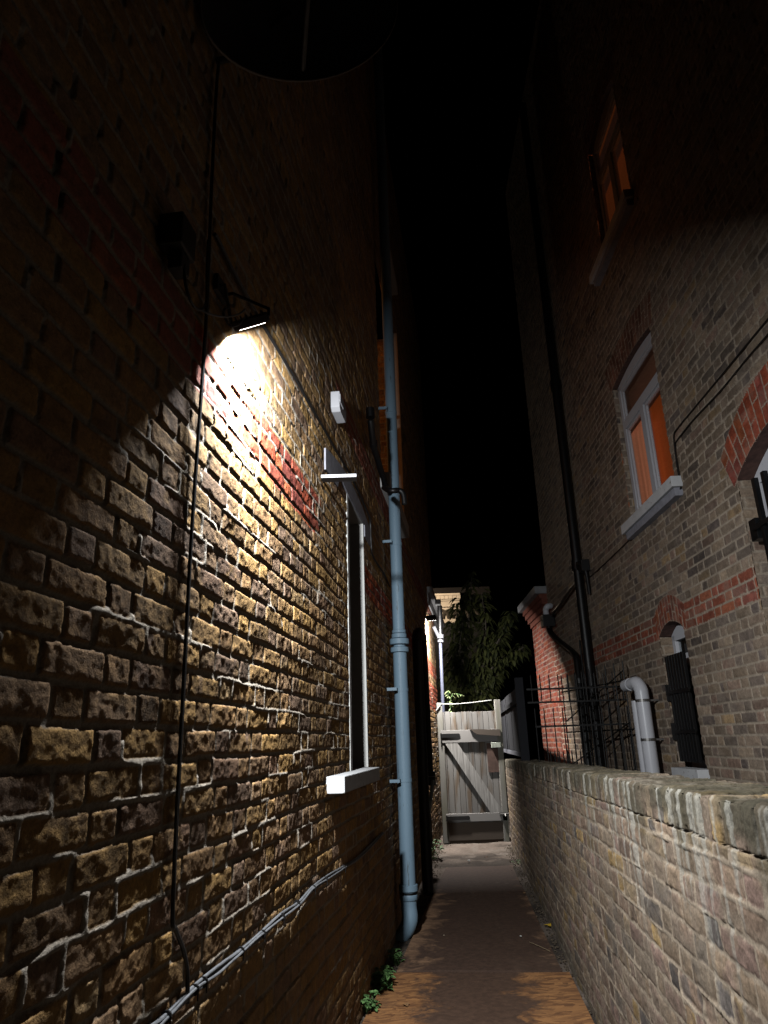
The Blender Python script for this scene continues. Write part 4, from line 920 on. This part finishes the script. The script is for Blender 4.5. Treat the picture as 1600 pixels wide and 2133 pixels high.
# debris strips of soil and stones along both walls: uncountable
def scatter(name,label,cat,fn,n,rmin,rmax,mat,seed):
    rnd=random.Random(seed); m=MB()
    for i in range(n):
        x,y=fn(rnd); r_=rnd.uniform(rmin,rmax); b=len(m.v)
        q=[Vector((rnd.uniform(-1,1),rnd.uniform(-1,1),rnd.uniform(-.4,.7))).normalized()*r_*rnd.uniform(.7,1.2) for _ in range(6)]
        dirs=[(1,0,0),(-1,0,0),(0,1,0),(0,-1,0),(0,0,.7),(0,0,-.5)]
        an=rnd.uniform(0,6.28); ca,sa_2=math.cos(an),math.sin(an)
        for d in dirs: 
            k=r_*rnd.uniform(.6,1.25); m.v.append((x+(d[0]*ca-d[1]*sa_2)*k,y+(d[0]*sa_2+d[1]*ca)*k,.004+d[2]*k))
        m.f+=[(b,b+2,b+4),(b+2,b+1,b+4),(b+1,b+3,b+4),(b+3,b,b+4),(b+2,b,b+5),(b+1,b+2,b+5),(b+3,b+1,b+5),(b,b+3,b+5)]
    o=m.build(name,mat,None); tag(o,label,cat,kind='stuff')
def nearG(r):
    s=r.uniform(1.5,11); p=GW.P(s,0,abs(r.gauss(0,.05))+.01); return p.x,p.y
def nearL(r):
    s=r.uniform(3,11.2); p=LW.P(s,0,abs(r.gauss(0,.07))+.01); return p.x,p.y
soil=plain('crumbled_soil',(.10,.075,.05),.95,var=.6,scale=40)
scatter('gravel','crumbled mortar and soil along the foot of the garden wall','debris',nearG,900,.003,.013,soil,3)
scatter('gravel','soil and crumbs along the foot of the left wall','debris',nearL,700,.003,.014,soil,4)
# ================================================================ WEEDS
def leafmat(name,c0,c1):
    m,n,b=nodes(name); L=n.links.new
    gi=N(n,'ShaderNodeNewGeometry'); cr=N(n,'ShaderNodeValToRGB'); cr.color_ramp.elements[0].color=(*c0,1); cr.color_ramp.elements[1].color=(*c1,1)
    L(gi.outputs['Random Per Island'],cr.inputs[0]); L(cr.outputs[0],b.inputs['Base Color']); b.inputs['Roughness'].default_value=.55
    b.inputs['Transmission Weight'].default_value=0; return m
weedm=leafmat('weed_leaf',(.05,.12,.035),(.16,.30,.10)); treem=leafmat('tree_leaf',(.010,.015,.005),(.065,.072,.02))
def leaf(m,p,d,L_,w,droop,rnd):
    """elongated folded leaf from p along d"""
    d=Vector(d).normalized(); s=d.cross(UP); 
    if s.length<.1: s=Vector((1,0,0))
    s.normalize(); s=(s+UP*rnd.uniform(-.5,.5)).normalized(); b=len(m.v)
    prev=None; n=4
    for i in range(n+1):
        q=i/n; c_=p+d*L_*q-UP*droop*L_*q*q; ww=w*math.sin(math.pi*min(1,.12+.88*q))**.8*(1 if q<1 else 0)
        up=s.cross(d).normalized()*(-.25*ww)
        m.v+= [tuple(c_-s*ww+up*-1),tuple(c_),tuple(c_+s*ww+up*-1)]
    for i in range(n):
        k=b+i*3; m.f+=[(k,k+1,k+4,k+3),(k+1,k+2,k+5,k+4)]
def weed(px,py,n,spread,h,L_,label,seed):
    rnd=random.Random(seed); p0=gnd(px,py,.0); t=thing('weed',label,'plant',tuple(p0),'small weeds at the wall foot'); ml=MB(); ms=MB()
    for i in range(n):
        an=rnd.uniform(0,6.28); r_=spread*math.sqrt(rnd.random()); hh=h*rnd.uniform(.3,1)
        tip=p0+Vector((math.cos(an)*r_,math.sin(an)*r_*1.6,hh)); ms.tube([p0+Vector((math.cos(an)*r_*.3,math.sin(an)*r_*.5,0)),tip],.0012,4)
        for k in range(4):
            a2=rnd.uniform(0,6.28); leaf(ml,tip,(math.cos(a2),math.sin(a2),rnd.uniform(-.1,.5)),L_*rnd.uniform(.6,1.2),L_*.3,.3,rnd)
    ml.build('leaves',weedm,t); ms.build('stems',weedm,t)
weed(796,2064,60,.07,.11,.040,'leafy green weed at the left corner of the orange board',1)
weed(824,2010,30,.05,.09,.026,'small green weed beside the seam between the two boards',2)
weed(768,2112,36,.055,.09,.028,'green weed at the bottom edge of the photo by the left wall',5)
weed(905,1790,26,.10,.22,.05,'pale green weed growing at the left foot of the wooden gate',3)
weed(1078,1800,14,.07,.05,.02,'low dark weed at the foot of the garden wall near the gate',4)
# ================================================================ TREE BEHIND THE GATE
TY=15.5
TR=thing('leafy_tree','dark tree with drooping pointed leaves standing behind the wooden gate','tree',tuple(Vector((atY(TY,985,1450).x,TY,0))))
rnd=random.Random(11); mt=MB(); ml=MB()
def T3(px,py,dy=0): return atY(TY+dy,px,py)
base=Vector((TR.location.x,TY,0))
limbs=[[(985,1480),(975,1400),(972,1330),(980,1260),(982,1200)],[(985,1480),(1000,1400),(1030,1350),(1050,1310),(1064,1278)],[(985,1480),(1010,1430),(1040,1385),(1070,1362),(1090,1348)],
 [(985,1480),(960,1420),(945,1370),(948,1310),(955,1255)],[(985,1480),(985,1420),(1000,1360),(1012,1310),(1003,1235)],[(985,1480),(1000,1450),(1010,1420),(1025,1410),(1035,1395)],[(985,1480),(955,1450),(938,1420),(932,1400)],[(985,1480),(990,1440),(985,1400),(1005,1372),(1010,1345)],[(985,1480),(960,1440),(965,1400),(958,1350),(965,1290)],[(985,1480),(1005,1440),(1025,1390),(1030,1345),(1026,1320)]]
tr=MB(); tr.tube([base,base+Vector((0,0,1.0)),T3(985,1480)],[.09,.075,.05],8); tr.build('trunk',plain('dark_bark',(.06,.05,.04),.95,bump=.01),TR,smooth=True)
for li,l in enumerate(limbs):
    dy=rnd.uniform(-.5,.5); pts=spline([T3(x,y,dy*i/4) for i,(x,y) in enumerate(l)],7)
    n=len(pts); mt.tube(pts,[.035*(1-.85*i/(n-1)) for i in range(n)],6)
    for i in range(3,n):
        for k in range(6):
            q=i/(n-1); an=rnd.uniform(0,6.28); ln=rnd.uniform(.03,.26)*(1.15-q*.75)
            tw=pts[i]+Vector((math.cos(an)*ln,math.sin(an)*ln,rnd.uniform(-.12,.1)))
            if k<3: mt.tube([pts[i],tw],.004,4)
            for j in range(2):
                a2=an+rnd.uniform(-1,1); leaf(ml,tw,(math.cos(a2),math.sin(a2)*.8,rnd.uniform(-.9,.15)),rnd.uniform(.12,.20),.033,.5,rnd)
mt.build('branches',plain('twig_bark',(.07,.06,.045),.9),TR); ml.build('crown',treem,TR)
# small sprig just behind the gate top
SP=thing('leafy_sprig','pale lit sprig of leaves rising just behind the gate by the left post','plant',tuple(atY(11.9,936,1490))); ml=MB(); ms=MB(); rnd=random.Random(5)
pts=spline([atY(11.9,940,1492),atY(11.9,938,1462),atY(11.9,945,1445),atY(11.9,962,1448)],6); ms.tube(pts,.004,5); pts2=spline([atY(11.9,938,1465),atY(11.9,934,1448),atY(11.9,933,1438)],5); ms.tube(pts2,.003,5)
for p in pts+pts2:
    for k in range(2): an=rnd.uniform(0,6.28); leaf(ml,p,(math.cos(an),math.sin(an),rnd.uniform(-.8,.3)),rnd.uniform(.05,.09),.012,.4,rnd)
ms.build('stem',weedm,SP); ml.build('leaves',leafmat('sprig_leaf',(.10,.14,.05),(.22,.25,.12)),SP)
# ================================================================ FAR ORNATE BUILDING, WARMLY LIT
OY=30.0
OB=thing('ornate_building','distant cream stone house front with cornice and carved arch behind the tree','building',(atY(OY,940,1280).x,OY,0))
def ox(px,py=1270): return atY(OY,px,py).x
def oz(py,px=940): return atY(OY,px,py).z
x0_,x1_=ox(890),ox(958)
m=MB(); m.box(x0_,x1_,OY,OY+4,0,oz(1243)); m.build('wall',M['cream'],OB)
m=MB(); m.box(x0_-.1,x1_+.02,OY-.25,OY-.001,oz(1242),oz(1238)); m.box(x0_,x1_,OY-.12,OY-.001,oz(1252),oz(1249.5)); m.box(x0_,x1_,OY-.18,OY-.001,oz(1265),oz(1262)); m.build('cornice',M['cream'],OB)
for k in range(8):
    a_=x0_+(x1_-x0_)*(k+.3)/8; m=MB(); m.box(a_,a_+.16,OY-.2,OY-.001,oz(1249),oz(1242.2)); m.build('corbel',M['cream'],OB)
# carved relief arches
def ring(cx,cz,r,t_,o_): 
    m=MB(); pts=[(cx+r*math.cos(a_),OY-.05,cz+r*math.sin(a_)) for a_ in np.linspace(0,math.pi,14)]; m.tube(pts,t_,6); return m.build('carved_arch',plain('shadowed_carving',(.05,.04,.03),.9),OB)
for px in (918,939,960,980):
    ring(ox(px,1290),oz(1288),.34,.075,0); 
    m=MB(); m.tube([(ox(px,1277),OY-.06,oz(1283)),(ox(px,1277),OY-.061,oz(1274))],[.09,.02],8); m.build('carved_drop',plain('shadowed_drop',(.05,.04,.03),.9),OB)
m=MB(); m.box(ox(905),ox(1022,1228),OY+.3,OY+5,oz(1236.5),oz(1221)); m.build('roof',plain('dark_brown_roof',(.012,.009,.008),.95),OB)
m=MB(); m.box(x0_,ox(1000),OY-.8,OY-.6,0,atY(OY-.8,940,1297).z); o_=m.build('boundary_wall',plain('dark_wall',(.008,.008,.008),.95),None); tag(o_,'dark low wall in front of the distant cream house','wall')
# street lamp out of sight beyond the tree that lights the cream house front
l=bpy.data.lights.new('street_lamp_light','POINT'); l.energy=420; l.color=(1.0,.80,.58); l.shadow_soft_size=.1
sl=bpy.data.objects.new('street_lamp_light',l); COL.objects.link(sl); sl.location=(ox(915)-1.0,OY-2.6,oz(1262))
